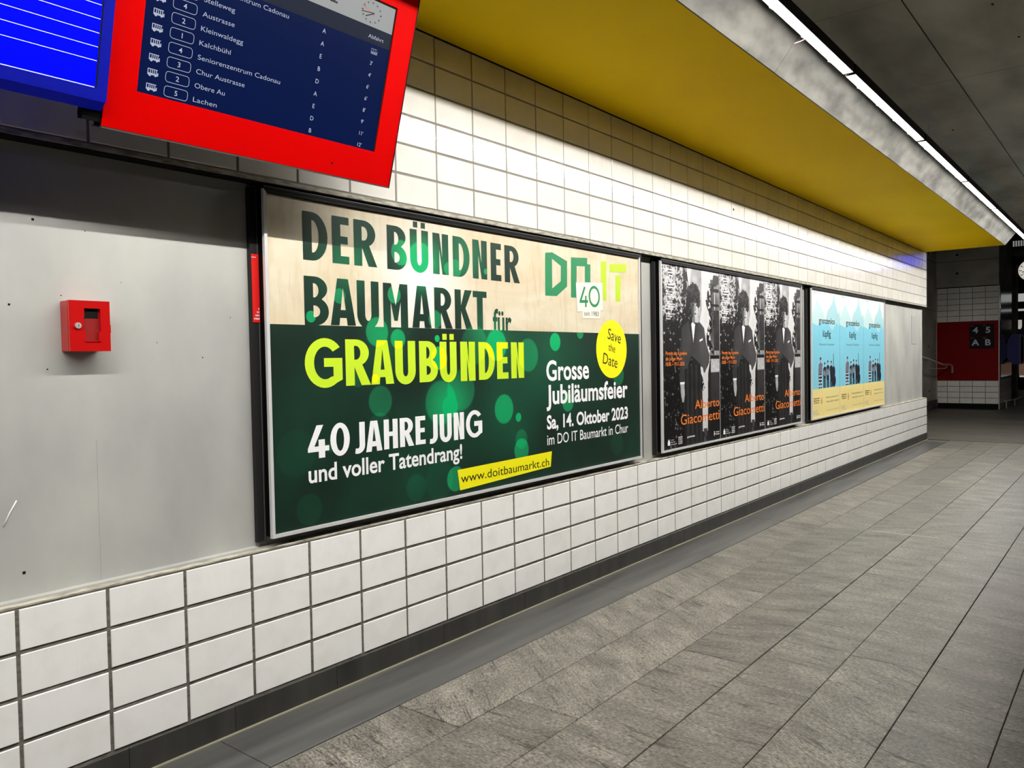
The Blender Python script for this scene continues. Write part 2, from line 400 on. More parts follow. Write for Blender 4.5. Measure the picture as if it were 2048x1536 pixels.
border = struct(empty('trim_1'))
bx = [-2.0, 0.6, 2.9, 5.19, 7.5, 9.7, 11.74]
for a, b in zip(bx, bx[1:]):
    box('border_tile', a + .0012, b - .0012, -0.300, -0.0145, -0.02, 0.0005, M_BORDER, border, c=.001)
skirt = struct(empty('baseboard_left'))
sx = [-2.0, -.1, .297, .667, 1.111, 1.72, 2.32, 2.92, 3.52, 4.12, 4.72, 5.32, 5.92, 6.52, 7.12, 7.72, 8.32, 8.92, 9.52, 10.12, 10.72, 11.32, 12.01]
for a, b in zip(sx, sx[1:]):
    box('skirting_tile', a + .0008, b - .0008, -0.003, 0.012, 0.004, 0.0945, M_BASE, skirt, c=.0008)
struct(box('trim_2', -2.0, 12.01, -0.0145, -0.003, -0.01, 0.0035, M_SEAL))

# ------------------------------------------------------------------ left wall: lower tiles, recess, upper tiles
low = struct(box('wall_left_lower', -2.0, 12.01, 0.0035, 0.40, -0.10, 0.6105, M_GROUT))
box('mortar_edge', -2.0, 12.01, 0.002, 0.09, 0.6105, 0.6155, M_MORTAR, low)
def tile_mesh(wd, ht, m):
    # pillowed tile, origin at the lower-left front corner of its cell, front face at y = 0
    v = []; rings = [(0, .006), (.0006, .0018), (.0022, 0)]
    for ins, y in rings:
        v += [(ins, y, ins), (wd - ins, y, ins), (wd - ins, y, ht - ins), (ins, y, ht - ins)]
    f = []
    for k in range(len(rings) - 1):
        for i in range(4):
            j = (i + 1) % 4; f.append((4 * k + i, 4 * k + j, 4 * k + 4 + j, 4 * k + 4 + i))
    f.append((8, 9, 10, 11))
    me = bpy.data.meshes.new('wall_tile'); me.from_pydata(v, [], f); me.update(); me.materials.append(m)
    return me
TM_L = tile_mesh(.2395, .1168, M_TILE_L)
for i in range(-6, 48):
    for j in range(4):
        x = .25 * i + .0052; z = .0984 + .1281 * j + .0056
        inst('wall_tile', TM_L, (x + R.uniform(-.0005, .0005), R.uniform(-.0006, .0006), z + R.uniform(-.0005, .0005)), low,
             (R.uniform(-.004, .004), R.uniform(-.0008, .0008), R.uniform(-.0025, .0025)))
upp = struct(box('wall_left_upper', -2.0, 12.01, 0.0035, 0.40, 1.938, 2.724, M_GROUT_U))
box('mortar_edge', -2.0, 12.01, 0.001, 0.09, 1.9375, 1.953, M_MORTAR, upp)
box('recess_shade', -2.0, 12.01, 0.004, 0.092, 1.934, 1.9374, M_BLK2, upp)  # black strip painting the shade on the recess's underside
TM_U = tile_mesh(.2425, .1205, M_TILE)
for i in range(-1, 48):
    for j in range(6):
        x = .25 * i - .011 + .0037; z = 1.9549 + .1281 * j + .0038
        inst('wall_tile', TM_U, (x + R.uniform(-.0004, .0004), R.uniform(-.0006, .0006), z + R.uniform(-.0004, .0004)), upp,
             (R.uniform(-.003, .003), R.uniform(-.0008, .0008), R.uniform(-.003, .003)))
lst = [(.25 * i - .0073, .25 * i + .2352, 0.0, .006, 1.9587 + .1281 * j, 2.0792 + .1281 * j) for i in range(-8, -1) for j in range(6)]
stuff(boxes('wall_tile_rows', lst, M_TILE, upp, c=.001))
cyl('drill_hole', (5.024, -.002, 2.406), (5.024, .002, 2.406), .009, M_BLK2, upp)
core = struct(box('wall_left', -2.0, 11.985, 0.06, 0.40, 0.6155, 1.9375, M_CONC))
hl = []
for x, z, r in ((.1, 1.717, .0035), (.03, 1.467, .003), (.043, .693, .004), (.245, 1.70, .0015), (.17, 1.50, .0015), (.35, 1.55, .0012), (.62, 1.31, .002), (.46, 1.36, .0015), (.125, 1.28, .002), (.73, 1.45, .0015)):
    hl.append((x - r, x + r, .0585, .0605, z - r, z + r))
boxes('pin_holes', hl, M_BLK2, core, c=0.0008)
tube('scratch', [(-.006, .0585, .835), (.010, .0585, .87), (.030, .0585, .905)], .0018, M_WHITE, core, n=6)
box('filler_ridge', .258, .264, .0592, .0605, .62, 1.06, M_CONC, core)
box('mortar_fillet', -2.0, .80, .03, .0605, .6155, .622, M_CONC, core)

# yellow soffit with a splayed concrete edge
M_SOF = M_YEL
soff = struct(prism('ceiling_soffit', [(0.40, 2.7242), (-0.985, 2.7242), (-0.985, 2.80), (0.40, 2.80)], 'x', -3.0, 11.87, M_SOF))
box('edge_strip', -3.0, 11.87, -0.004, 0.004, 2.7225, 2.7243, M_BLK2, soff)  # black strip along the corner of wall and soffit
fas = struct(empty('trim_3'))
fx = [-3.0, 1.2, 3.2, 5.5, 7.8, 9.55, 11.87]
for a, b in zip(fx, fx[1:]):
    prism('splay_panel', [(-.985, 2.7235), (-.992, 2.7235), (-1.1675, 2.9365), (-1.1675, 3.1), (-.985, 3.1)], 'x', a + .0015, b - .0015, M_CONC2, fas)
ceil = struct(box('ceiling', -3.0, 12.3, -7.0, -0.9, 2.952, 3.2, M_DARKVOID))
for r_, (ya, yb, off) in enumerate(((-1.571, -1.171, 3.245), (-2.97, -1.575, 3.252), (-4.37, -2.974, 2.6), (-5.77, -4.374, 3.3), (-7.0, -5.774, 2.9))):
    x = off - 1.412 * 5
    while x < 12.2:
        box('ceiling_panel', max(x + .0025, -3), min(x + 1.4095, 12.3), ya, yb - .0025, 2.938 + R.uniform(0, .0015), 2.96, M_CEIL, ceil, c=.001)
        x += 1.412
box('ceiling_panel', 12.303, 19.2, -7.0, -1.171, 2.938, 3.1, M_CEIL, ceil)
boxes('ceiling_pits', [(x - .012, x + .012, y - .005, y + .005, 2.9375, 2.94) for x, y in ((4.15, -1.95), (3.6, -1.9), (5.9, -1.35), (7.4, -1.75))], M_BLK2, ceil)

# ------------------------------------------------------------------ tube lights along the splay
M_LAMP = mat('lit tube diffuser', rgb(255, 252, 244), .5, emit=((1.0, .975, .925, 1), LAMP))
M_LAMP2 = mat('glowing tube diffuser', rgb(255, 252, 244), .5, emit=((1.0, .98, .94, 1), 7.0))
lamp_root = empty('ceiling_light', (3.572, 0, 0)); Ls = 1.700
def lamp_children(p):
    box('diffuser', .012, Ls - .012, -1.2800, -1.2325, 2.750, 2.788, M_LAMP2, p)
    box('light_strip', .012, Ls - .012, -1.2315, -1.2155, 2.7870, 2.7895, M_LAMP, p)
    box('divider', .006, Ls - .006, -1.2324, -1.2317, 2.749, 2.790, M_BLK, p)  # added baffle, keeps the diffuser's glow off the splay
    prism('housing', [(-1.2120, 2.790), (-1.2810, 2.790), (-1.2810, 2.749), (-1.2850, 2.749), (-1.2850, 2.800), (-1.2120, 2.800)], 'x', .004, Ls - .004, M_BLK, p)
    for x in (.004, Ls - .012):
        prism('end_cap', [(-1.2310, 2.748), (-1.2850, 2.748), (-1.2850, 2.800), (-1.2130, 2.800), (-1.2130, 2.787), (-1.2310, 2.787)], 'x', x, x + .008, M_BLK, p)
    for x in (.25, .65, 1.05, 1.45):
        box('clip', x - .012, x + .012, -1.2345, -1.2300, 2.745, 2.765, M_STEEL, p)
    for x in (.3, 1.4):
        cyl('hanger', (x, -1.245, 2.800), (x, -1.245, 2.945), .0018, M_STEEL, p, n=6)
lamp_children(lamp_root)
G = 'tube lights along the ceiling edge'
tag(lamp_root, 'white tube light in black housing, second visible from the top of the picture', 'ceiling light', G)
places = ((-1, 'white tube light in black housing cut by the top edge of the picture'),
          (1, 'white tube light in black housing, third along the concrete edge'),
          (2, 'white tube light in black housing, fourth along the concrete edge'),
          (3, 'short-looking white tube light, fifth along the concrete edge'),
          (4, 'farthest white tube light at the right edge, above the dark hall'),
          (-2, 'white tube light over the near floor, first one behind the top edge of the view'),
          (-3, 'white tube light beside the blue board, out of view above'),
          (-4, 'white tube light farthest back behind the camera'),
          (5, 'tube light past the end of the yellow soffit, just out of view'))
for k, lab in places:
    c = copy_tree(lamp_root, 1.718 * k); c['label'] = lab
    if k == -1:
        tube('loose_wire', [(1.09, -1.232, 2.752), (1.06, -1.215, 2.735), (1.05, -1.195, 2.730)], .0012, mat('pink wire', rgb(225, 120, 110), .5), c, n=5)

# ------------------------------------------------------------------ poster frames
def poster_frame(x0, x1, label, red_left=False, red_right=False):
    z0, z1 = .648, 1.914
    p = empty('billboard', (x0, 0, z0)); W = x1 - x0; H = z1 - z0
    box('casing', .003, W - .003, .012, .0595, .004, H - .004, M_BLK, p)
    box('side_casing', -.033, .003, .040, .0595, -.012, H + .004, M_CASE, p)
    box('side_groove', -.0045, -.0025, .0385, .040, -.012, H + .004, M_GROOVE, p)
    # aluminium front profile: four mitred bars
    t = .0125
    def bar(nm, pts, m, y0=-.002, y1=.012): return prism(nm, pts, 'y', y0, y1, m, p)
    bar('frame_bar', [(0, 0), (W, 0), (W - t, t), (t, t)], M_SILV)
    bar('frame_bar', [(0, 0), (t, t), (t, H - t), (0, H)], M_SILV)
    bar('frame_bar', [(W, 0), (W, H), (W - .009, H - t), (W - .009, t)], M_SILV)
    bar('top_bar', [(0, H), (t, H - t), (W - t, H - t), (W, H)], M_BLK)
    bar('outer_lip', [(-.0, H), (W + .012, H), (W + .012, H + .010), (-.0, H + .010)], M_BLK, -.004, .05)
    bar('outer_lip', [(W + .0005, 0), (W + .012, .0), (W + .012, H), (W + .0005, H)], M_BLK, -.002, .05)
    box('lip_edge', 0, W + .012, -.0052, -.004, H + .008, H + .0098, M_GROOVE, p)
    box('glazing_bar', t, W - .010, -.0005, .0005, t - .002, t, M_SILV, p)
    if red_left:
        r = box('side_label', -.0295, -.0010, .0375, .0405, .787, 1.033, M_REDTAG, p)
        flat_s = [(-.0070 - .0062 * k, -.0035 - .0062 * k, .0368, .0375, .797 + .012 * j, .803 + .012 * j) for j in range(4) for k in range(4 - j)] + [(-.030 + .004 * k, -.0275 + .004 * k, .0368, .0375, 1.020, 1.0225) for k in range(5)]
        boxes('label_dots', flat_s, M_WHITE, r)
    if red_right:
        box('side_label', W + .010, W + .0125, .0, .05, .787, 1.033, M_REDTAG, p)
    return tag(p, label, 'billboard', 'black and aluminium billboards in the wall recess')
poster_frame(.837, 3.557, 'large black and aluminium billboard frame holding the green and cream poster', red_left=True)
poster_frame(3.830, 6.570, 'middle black and aluminium billboard frame holding the black and white posters')
poster_frame(6.848, 9.595, 'right-hand black and aluminium billboard frame holding the pale blue posters', red_right=True)

# ------------------------------------------------------------------ the green and cream poster
BOK = [((1.803, 0.726), 0.049, 1), ((1.357, 0.391), 0.074, 0.5), ((1.471, 0.342), 0.023, 0.7), ((1.492, 0.173), 0.061, 0.5), ((1.494, 0.229), 0.051, 0.2), ((1.916, 0.396), 0.055, 0.45), ((2.457, 0.53), 0.066, 0.35), ((0.651, 0.732), 0.043, 0.6), ((0.544, 0.473), 0.066, 0.3), ((0.89, 0.736), 0.016, 1), ((0.9, 0.648), 0.054, .9), ((0.966, 0.424), 0.051, .7), ((0.907, 0.448), 0.102, 0.3), ((0.74, 0.085), 0.061, 0.12), ((0.172, 0.08), 0.061, 0.08), ((0.995, 0.09), 0.06, 0.5), ((1.043, 0.498), 0.097, 0.3), ((1.307, 0.708), 0.078, 0.6), ((1.561, 0.657), 0.087, 0.3), ((2.047, 0.778), 0.034, 0.5), ((0.202, 0.813), 0.023, 0.7), ((0.796, 1.074), 0.083, .5), ((0.676, 1.1), 0.055, 0.5), ((0.634, 0.919), 0.038, 0.6), ((0.341, 0.898), 0.031, 0.4), ((0.879, 0.821), 0.043, 0.5), ((0.975, 1.053), 0.032, 0.4), ((0.534, 0.76), 0.062, 0.5), ((1.022, 1.061), 0.041, 0.3), ((1.235, 1.061), 0.014, 0.5), ((0.517, 0.568), 0.019, 0.9), ((0.424, 0.571), 0.037, 0.2), ((0.536, 0.364), 0.063, 0.12), ((2.431, 0.115), 0.073, 0.1), ((1.144, 0.708), 0.095, 0.25), ((0.275, 0.306), 0.019, 0.2), ((0.887, 0.099), 0.091, 0.1), ((0.12, .3), .09, .05)]
SOFT = [((.80, 1.06), .20, .75), ((.40, 1.02), .22, .30), ((1.30, .72), .25, .30), ((1.75, .65), .45, .22), ((.95, .42), .20, .45), ((.60, .74), .22, .25), ((1.1, 1.1), .25, .35), ((1.2, .85), .2, .15), ((1.35, .40), .35, .18), ((.62, .36), .25, .06)]
def bokeh_group():
    ng = bpy.data.node_groups.new('bokeh field', 'ShaderNodeTree')
    ng.interface.new_socket('Value', in_out='OUTPUT', socket_type='NodeSocketFloat')
    N = ng.nodes.new; L = ng.links.new
    tc = N('ShaderNodeTexCoord'); acc = None
    for (c, r, s), soft in [(b, False) for b in BOK] + [(b, True) for b in SOFT]:
        d = N('ShaderNodeVectorMath'); d.operation = 'DISTANCE'; d.inputs[1].default_value = (c[0], 0, c[1])
        sp_ = N('ShaderNodeVectorMath'); sp_.operation = 'MULTIPLY'; sp_.inputs[1].default_value = (1, 0, 1)
        L(tc.outputs['Object'], sp_.inputs[0]); L(sp_.outputs[0], d.inputs[0])
        mr = N('ShaderNodeMapRange'); mr.interpolation_type = 'SMOOTHSTEP'
        mr.inputs['From Min'].default_value = 0 if soft else r * .90; mr.inputs['From Max'].default_value = r * (1.0 if soft else 1.05)
        mr.inputs['To Min'].default_value = s; mr.inputs['To Max'].default_value = 0
        L(d.outputs['Value'], mr.inputs[0])
        if acc is None: acc = mr.outputs[0]
        else:
            a = N('ShaderNodeMath'); a.operation = 'ADD'; L(acc, a.inputs[0]); L(mr.outputs[0], a.inputs[1]); acc = a.outputs[0]
    n = N('ShaderNodeTexNoise'); n.inputs['Scale'].default_value = 2.2; n.inputs['Detail'].default_value = 2; L(tc.outputs['Object'], n.inputs['Vector'])
    q = N('ShaderNodeMath'); q.operation = 'MULTIPLY_ADD'; q.inputs[1].default_value = .35; L(n.outputs['Fac'], q.inputs[0]); L(acc, q.inputs[2])
    o = N('NodeGroupOutput'); s2 = N('ShaderNodeMath'); s2.operation = 'SUBTRACT'; s2.inputs[1].default_value = .12; L(q.outputs[0], s2.inputs[0]); L(s2.outputs[0], o.inputs[0])
    return ng
BG = bokeh_group()
def bokeh_mat(name, stops):
    m = mat(name, (0, 0, 0, 1), .42, spec=.3); nt = m.node_tree
    g = nt.nodes.new('ShaderNodeGroup'); g.node_tree = BG; r = nt.nodes.new('ShaderNodeValToRGB'); e = r.color_ramp.elements
    e[0].position, e[0].color = stops[0]; e[1].position, e[1].color = stops[-1]
    for p, c in stops[1:-1]: q = e.new(p); q.color = c
    nt.links.new(g.outputs[0], r.inputs[0]); nt.links.new(r.outputs[0], nt.nodes['Principled BSDF'].inputs['Base Color'])
    return m
M_GREEN = bokeh_mat('dark green bokeh print', [(0, rgb(20, 37, 30)), (.25, rgb(23, 74, 53)), (.6, rgb(24, 134, 84)), (1, rgb(0, 176, 104))])
M_LIME = bokeh_mat('lime bokeh print', [(0, rgb(200, 232, 50)), (.30, rgb(198, 230, 40)), (.75, rgb(236, 250, 20)), (1, rgb(252, 255, 0))])
def cream_mat():
    m = mat('cream wood print', rgb(240, 228, 200), .42, spec=.3); nt = m.node_tree; L = nt.links.new; N = nt.nodes.new
    tc = N('ShaderNodeTexCoord')
    def nz(s, det, dist):
        mp = N('ShaderNodeMapping'); mp.inputs['Scale'].default_value = s; n = N('ShaderNodeTexNoise'); n.inputs['Scale'].default_value = 1; n.inputs['Detail'].default_value = det; n.inputs['Distortion'].default_value = dist
        L(tc.outputs['Object'], mp.inputs['Vector']); L(mp.outputs[0], n.inputs['Vector']); return n
    a = N('ShaderNodeValToRGB'); e = a.color_ramp.elements; e[0].position = .25; e[0].color = rgb(208, 188, 152); e[1].position = .62; e[1].color = rgb(222, 213, 190)
    L(nz((1.5, 1, 3.5), 4, 1.5).outputs['Fac'], a.inputs[0])
    b = N('ShaderNodeValToRGB'); e = b.color_ramp.elements; e[0].position = .36; e[0].color = (.88, .83, .76, 1); e[1].position = .50; e[1].color = (1, 1, 1, 1)
    L(nz((26, 1, 5), 5, .8).outputs['Fac'], b.inputs[0])
    x = N('ShaderNodeMix'); x.data_type = 'RGBA'; x.blend_type = 'MULTIPLY'; x.inputs['Factor'].default_value = .6
    L(a.outputs[0], x.inputs['A']); L(b.outputs[0], x.inputs['B'])
    d = N('ShaderNodeVectorMath'); d.operation = 'DISTANCE'; d.inputs[1].default_value = (.80, .006, .98); L(tc.outputs['Object'], d.inputs[0])
    mr = N('ShaderNodeMapRange'); mr.interpolation_type = 'SMOOTHSTEP'; mr.inputs['From Max'].default_value = .38; mr.inputs['To Min'].default_value = 1; mr.inputs['To Max'].default_value = 0; L(d.outputs['Value'], mr.inputs[0])
    y = N('ShaderNodeMix'); y.data_type = 'RGBA'; y.inputs['B'].default_value = rgb(240, 238, 235); L(mr.outputs[0], y.inputs['Factor']); L(x.outputs['Result'], y.inputs['A'])
    L(y.outputs['Result'], nt.nodes['Principled BSDF'].inputs['Base Color']); return m
M_CREAM = cream_mat()
M_YELP = mat('yellow print', rgb(246, 238, 20), .42, spec=.3)
M_INK = mat('black print', rgb(20, 22, 20), .42, spec=.3)
M_LOGOG = mat('green logo print', rgb(40, 136, 88), .42, spec=.3)
M_LOGOY = mat('lime logo print', rgb(186, 214, 40), .42, spec=.3)
M_PAPER = mat('pale tag print', rgb(238, 232, 220), .42, spec=.3)
M_SHPAP = mat('soft brown print', rgb(196, 184, 160), .42, spec=.3)
PX, PZ = .837, .648
po = empty('poster', (PX, 0, PZ))
PY = .0085
box('paper_sheet', .012, 2.712, PY, .0118, .012, 1.252, M_CREAM, po)
flat('green_panel', [rect(.012, 2.712, .012, .781)], PY - .0003, M_GREEN, po)
s1 = .042
L1 = [('D', .173, .290, 1.027, 1.211), ('E', .312, .396, 1.026, 1.211), ('R', .421, .543, 1.026, 1.211), ('B', .599, .713, 1.025, 1.210), ('Ü', .733, .845, 1.024, 1.209),
      ('N', .873, .975, 1.025, 1.208), ('D', 1.004, 1.120, 1.023, 1.208), ('N', 1.141, 1.246, 1.023, 1.207), ('E', 1.274, 1.354, 1.022, 1.205), ('R', 1.381, 1.502, 1.021, 1.204),
      ('B', .173, .288, .781, .967), ('A', .296, .422, .783, .967), ('U', .430, .547, .772, .967), ('M', .571, .712, .781, .966), ('A', .737, .856, .782, .965), ('R', .876, .994, .782, .965), ('K', 1.011, 1.133, .782, .964), ('T', 1.137, 1.238, .782, .964)]
for q in (L1[:10], L1[10:]): stuff(flat('dark_lettering', [heavy(q, s1, .165)], PY - .0006, M_GREEN, po))
stuff(flat('dark_lettering', [text_geo('für', 1.282, 1.428, .764, .118, weight=.022)], PY - .0006, M_GREEN, po))
L2 = [('G', .168, .348, .541, .730), ('R', .364, .494, .543, .728), ('A', .496, .623, .543, .726), ('U', .631, .751, .539, .724), ('B', .774, .890, .543, .724), ('Ü', .904, 1.016, .539, .722),
      ('N', 1.042, 1.146, .539, .723), ('D', 1.171, 1.291, .541, .722), ('E', 1.307, 1.396, .541, .722), ('N', 1.419, 1.524, .541, .722)]
stuff(flat('lime_lettering', [heavy(L2, .045, .175)], PY - .0006, M_LIME, po))
L3 = [('4', .172, .273, .270, .397), ('0', .279, .376, .269, .398), ('J', .406, .455, .269, .394), ('A', .460, .548, .268, .394), ('H', .558, .637, .269, .394), ('R', .649, .732, .270, .394),
      ('E', .742, .803, .271, .395), ('J', .832, .881, .269, .396), ('U', .894, .973, .267, .395), ('N', .987, 1.058, .269, .395), ('G', 1.071, 1.188, .270, .398)]
for q in (heavy(L3, .029, .155),
     text_geo('und voller Tatendrang!', .172, 1.041, .180, .066, weight=.020),
     text_geo('Grosse', 1.717, 2.131, .521, .104, weight=.022), text_geo('Jubiläumsfeier', 1.714, 2.563, .394, .100, weight=.024),
     text_geo('Sa, 14. Oktober 2023', 1.715, 2.562, .262, .070, weight=.028), text_geo('im DO IT Baumarkt in Chur', 1.715, 2.562, .176, .056, weight=.004)):
    stuff(flat('white_lettering', [q], PY - .0006, M_WHITE, po))
flat('web_strip', [poly([(1.022, .032), (1.743, .059), (1.756, .140), (1.007, .129)])], PY - .0006, M_YELP, po)
flat('web_lettering', [text_geo('www.doitbaumarkt.ch', 1.029, 1.728, .066, .041)], PY - .0009, M_INK, po)
st = flat('round_sticker', [disc(2.384, .687, .173, 48)], PY - .0009, M_YELP, po)
A_ = -.20
flat('sticker_lettering', [rot2(text_h('Save', 2.412, .735, .064, 0, 'C', .95), 2.405, .745, A_), rot2(text_h('the', 2.384, .672, .046, 0, 'C', .9), 2.384, .69, A_),
     rot2(text_h('Date', 2.362, .588, .064, 0, 'C', .95), 2.362, .60, A_)], PY - .0012, M_INK, po)
flat('green_logo', [poly([(1.724, 1.197), (1.719, .971), (1.784, 1.013), (1.785, 1.171)]), poly([(1.719, .971), (1.825, .974), (1.924, 1.031), (1.864, 1.056), (1.784, 1.013)]),
     poly([(1.924, 1.031), (1.928, 1.170), (1.867, 1.139), (1.864, 1.056)]), poly([(1.928, 1.170), (1.787, 1.206), (1.724, 1.197), (1.785, 1.171), (1.867, 1.139)]),
     poly([(1.966, 1.195), (1.961, .973), (2.014, .974), (2.022, 1.151), (2.022, 1.198)]), poly([(2.022, 1.151), (2.105, 1.156), (2.129, 1.157), (2.130, 1.206), (2.022, 1.198)]),
     poly([(2.103, 1.066), (2.160, 1.069), (2.163, 1.171), (2.105, 1.171)])], PY - .0006, M_LOGOG, po)
flat('lime_logo', [poly([(2.274, 1.198), (2.270, .974), (2.331, .971), (2.337, 1.205)]), poly([(2.370, 1.191), (2.369, 1.143), (2.566, 1.156), (2.567, 1.206)]), poly([(2.434, .973), (2.492, .974), (2.500, 1.131), (2.438, 1.128)])], PY - .0006, M_LOGOY, po)
flat('tag_edge', [poly([(2.016, .892), (2.297, .909), (2.290, 1.075), (2.011, 1.059)]), poly([(2.074, .856), (2.266, .861), (2.266, .92), (2.07, .91)])], PY - .0008, M_SHPAP, po)
flat('white_tags', [poly([(2.022, .898), (2.292, .915), (2.285, 1.075), (2.011, 1.059)]), poly([(2.075, .863), (2.262, .866), (2.264, .923), (2.072, .914)])], PY - .0010, M_PAPER, po)
def ring(cx, cz, rx, rz, t, n=28):
    A = [(cx + rx * math.cos(2 * math.pi * i / n), cz + rz * math.sin(2 * math.pi * i / n)) for i in range(n)]
    B = [(cx + (rx - t) * math.cos(2 * math.pi * i / n), cz + (rz - t) * math.sin(2 * math.pi * i / n)) for i in range(n)]
    return A + B, [(i, (i + 1) % n, (i + 1) % n + n, i + n) for i in range(n)]
flat('anniversary_number', [line(2.100, 1.040, 2.052, .955, .016), line(2.045, .955, 2.132, .959, .016), line(2.109, .990, 2.108, .926, .016), ring(2.198, .990, .060, .062, .016)], PY - .0013, M_LOGOG, po)
flat('tag_lettering', [text_geo('seit 1983', 2.089, 2.244, .878, .026)], PY - .0013, M_INK, po)
tag(po, 'large green and cream poster of a building market reading DER BÜNDNER BAUMARKT', 'poster')

# ------------------------------------------------------------------ printed picture sheets (flat prints: colour per vertex on a fine grid)
rng = np.random.default_rng(3)
def vnoise(X, Z, s, seed):
    g = np.random.default_rng(seed).random((80, 80)); x = X * s; z = Z * s
    xi = np.floor(x).astype(int); zi = np.floor(z).astype(int); fx_ = x - xi; fz = z - zi
    fx_ = fx_ * fx_ * (3 - 2 * fx_); fz = fz * fz * (3 - 2 * fz)
    q = lambda a, b: g[a % 80, b % 80]
    return (q(xi, zi) * (1 - fx_) + q(xi + 1, zi) * fx_) * (1 - fz) + (q(xi, zi + 1) * (1 - fx_) + q(xi + 1, zi + 1) * fx_) * fz
def inside(X, Z, pts):
    m = np.zeros(X.shape, bool); n = len(pts)
    for i in range(n):
        x1, z1 = pts[i]; x2, z2 = pts[(i + 1) % n]
        if z1 == z2: continue
        c = ((z1 > Z) != (z2 > Z)) & (X < (x2 - x1) * (Z - z1) / (z2 - z1) + x1); m ^= c
    return m
def sheet(name, W, H, nx, nz, colour, m, parent):
    xs = np.linspace(0, W, nx); zs = np.linspace(0, H, nz); X, Z = np.meshgrid(xs, zs)
    C = colour(X, Z)
    v = np.stack([X.ravel(), np.zeros(X.size), Z.ravel()], 1)
    i = np.arange(nx * nz).reshape(nz, nx)
    f = np.stack([i[:-1, :-1].ravel(), i[:-1, 1:].ravel(), i[1:, 1:].ravel(), i[1:, :-1].ravel()], 1)
    me = bpy.data.meshes.new(name); me.vertices.add(len(v)); me.vertices.foreach_set('co', v.ravel())
    me.loops.add(f.size); me.loops.foreach_set('vertex_index', f.ravel()); me.polygons.add(len(f))
    me.polygons.foreach_set('loop_start', np.arange(0, f.size, 4)); me.polygons.foreach_set('loop_total', np.full(len(f), 4))
    me.update(calc_edges=True)
    a = me.color_attributes.new('print', 'FLOAT_COLOR', 'POINT')
    rgba = np.concatenate([C.reshape(-1, 3), np.ones((X.size, 1))], 1).astype(np.float32); a.data.foreach_set('color', rgba.ravel())
    me.materials.append(m)
    o = bpy.data.objects.new(name, me); COL.objects.link(o); o.parent = parent
    return o
def print_mat():
    m = mat('printed sheet', (1, 1, 1, 1), .4, spec=.3); n = m.node_tree.nodes.new('ShaderNodeAttribute'); n.attribute_name = 'print'
    m.node_tree.links.new(n.outputs['Color'], m.node_tree.nodes['Principled BSDF'].inputs['Base Color']); return m
M_PRINT = print_mat()
def lina(a):
    a = np.asarray(a, float) / 255; return np.where(a <= .04045, a / 12.92, ((a + .055) / 1.055) ** 2.4)

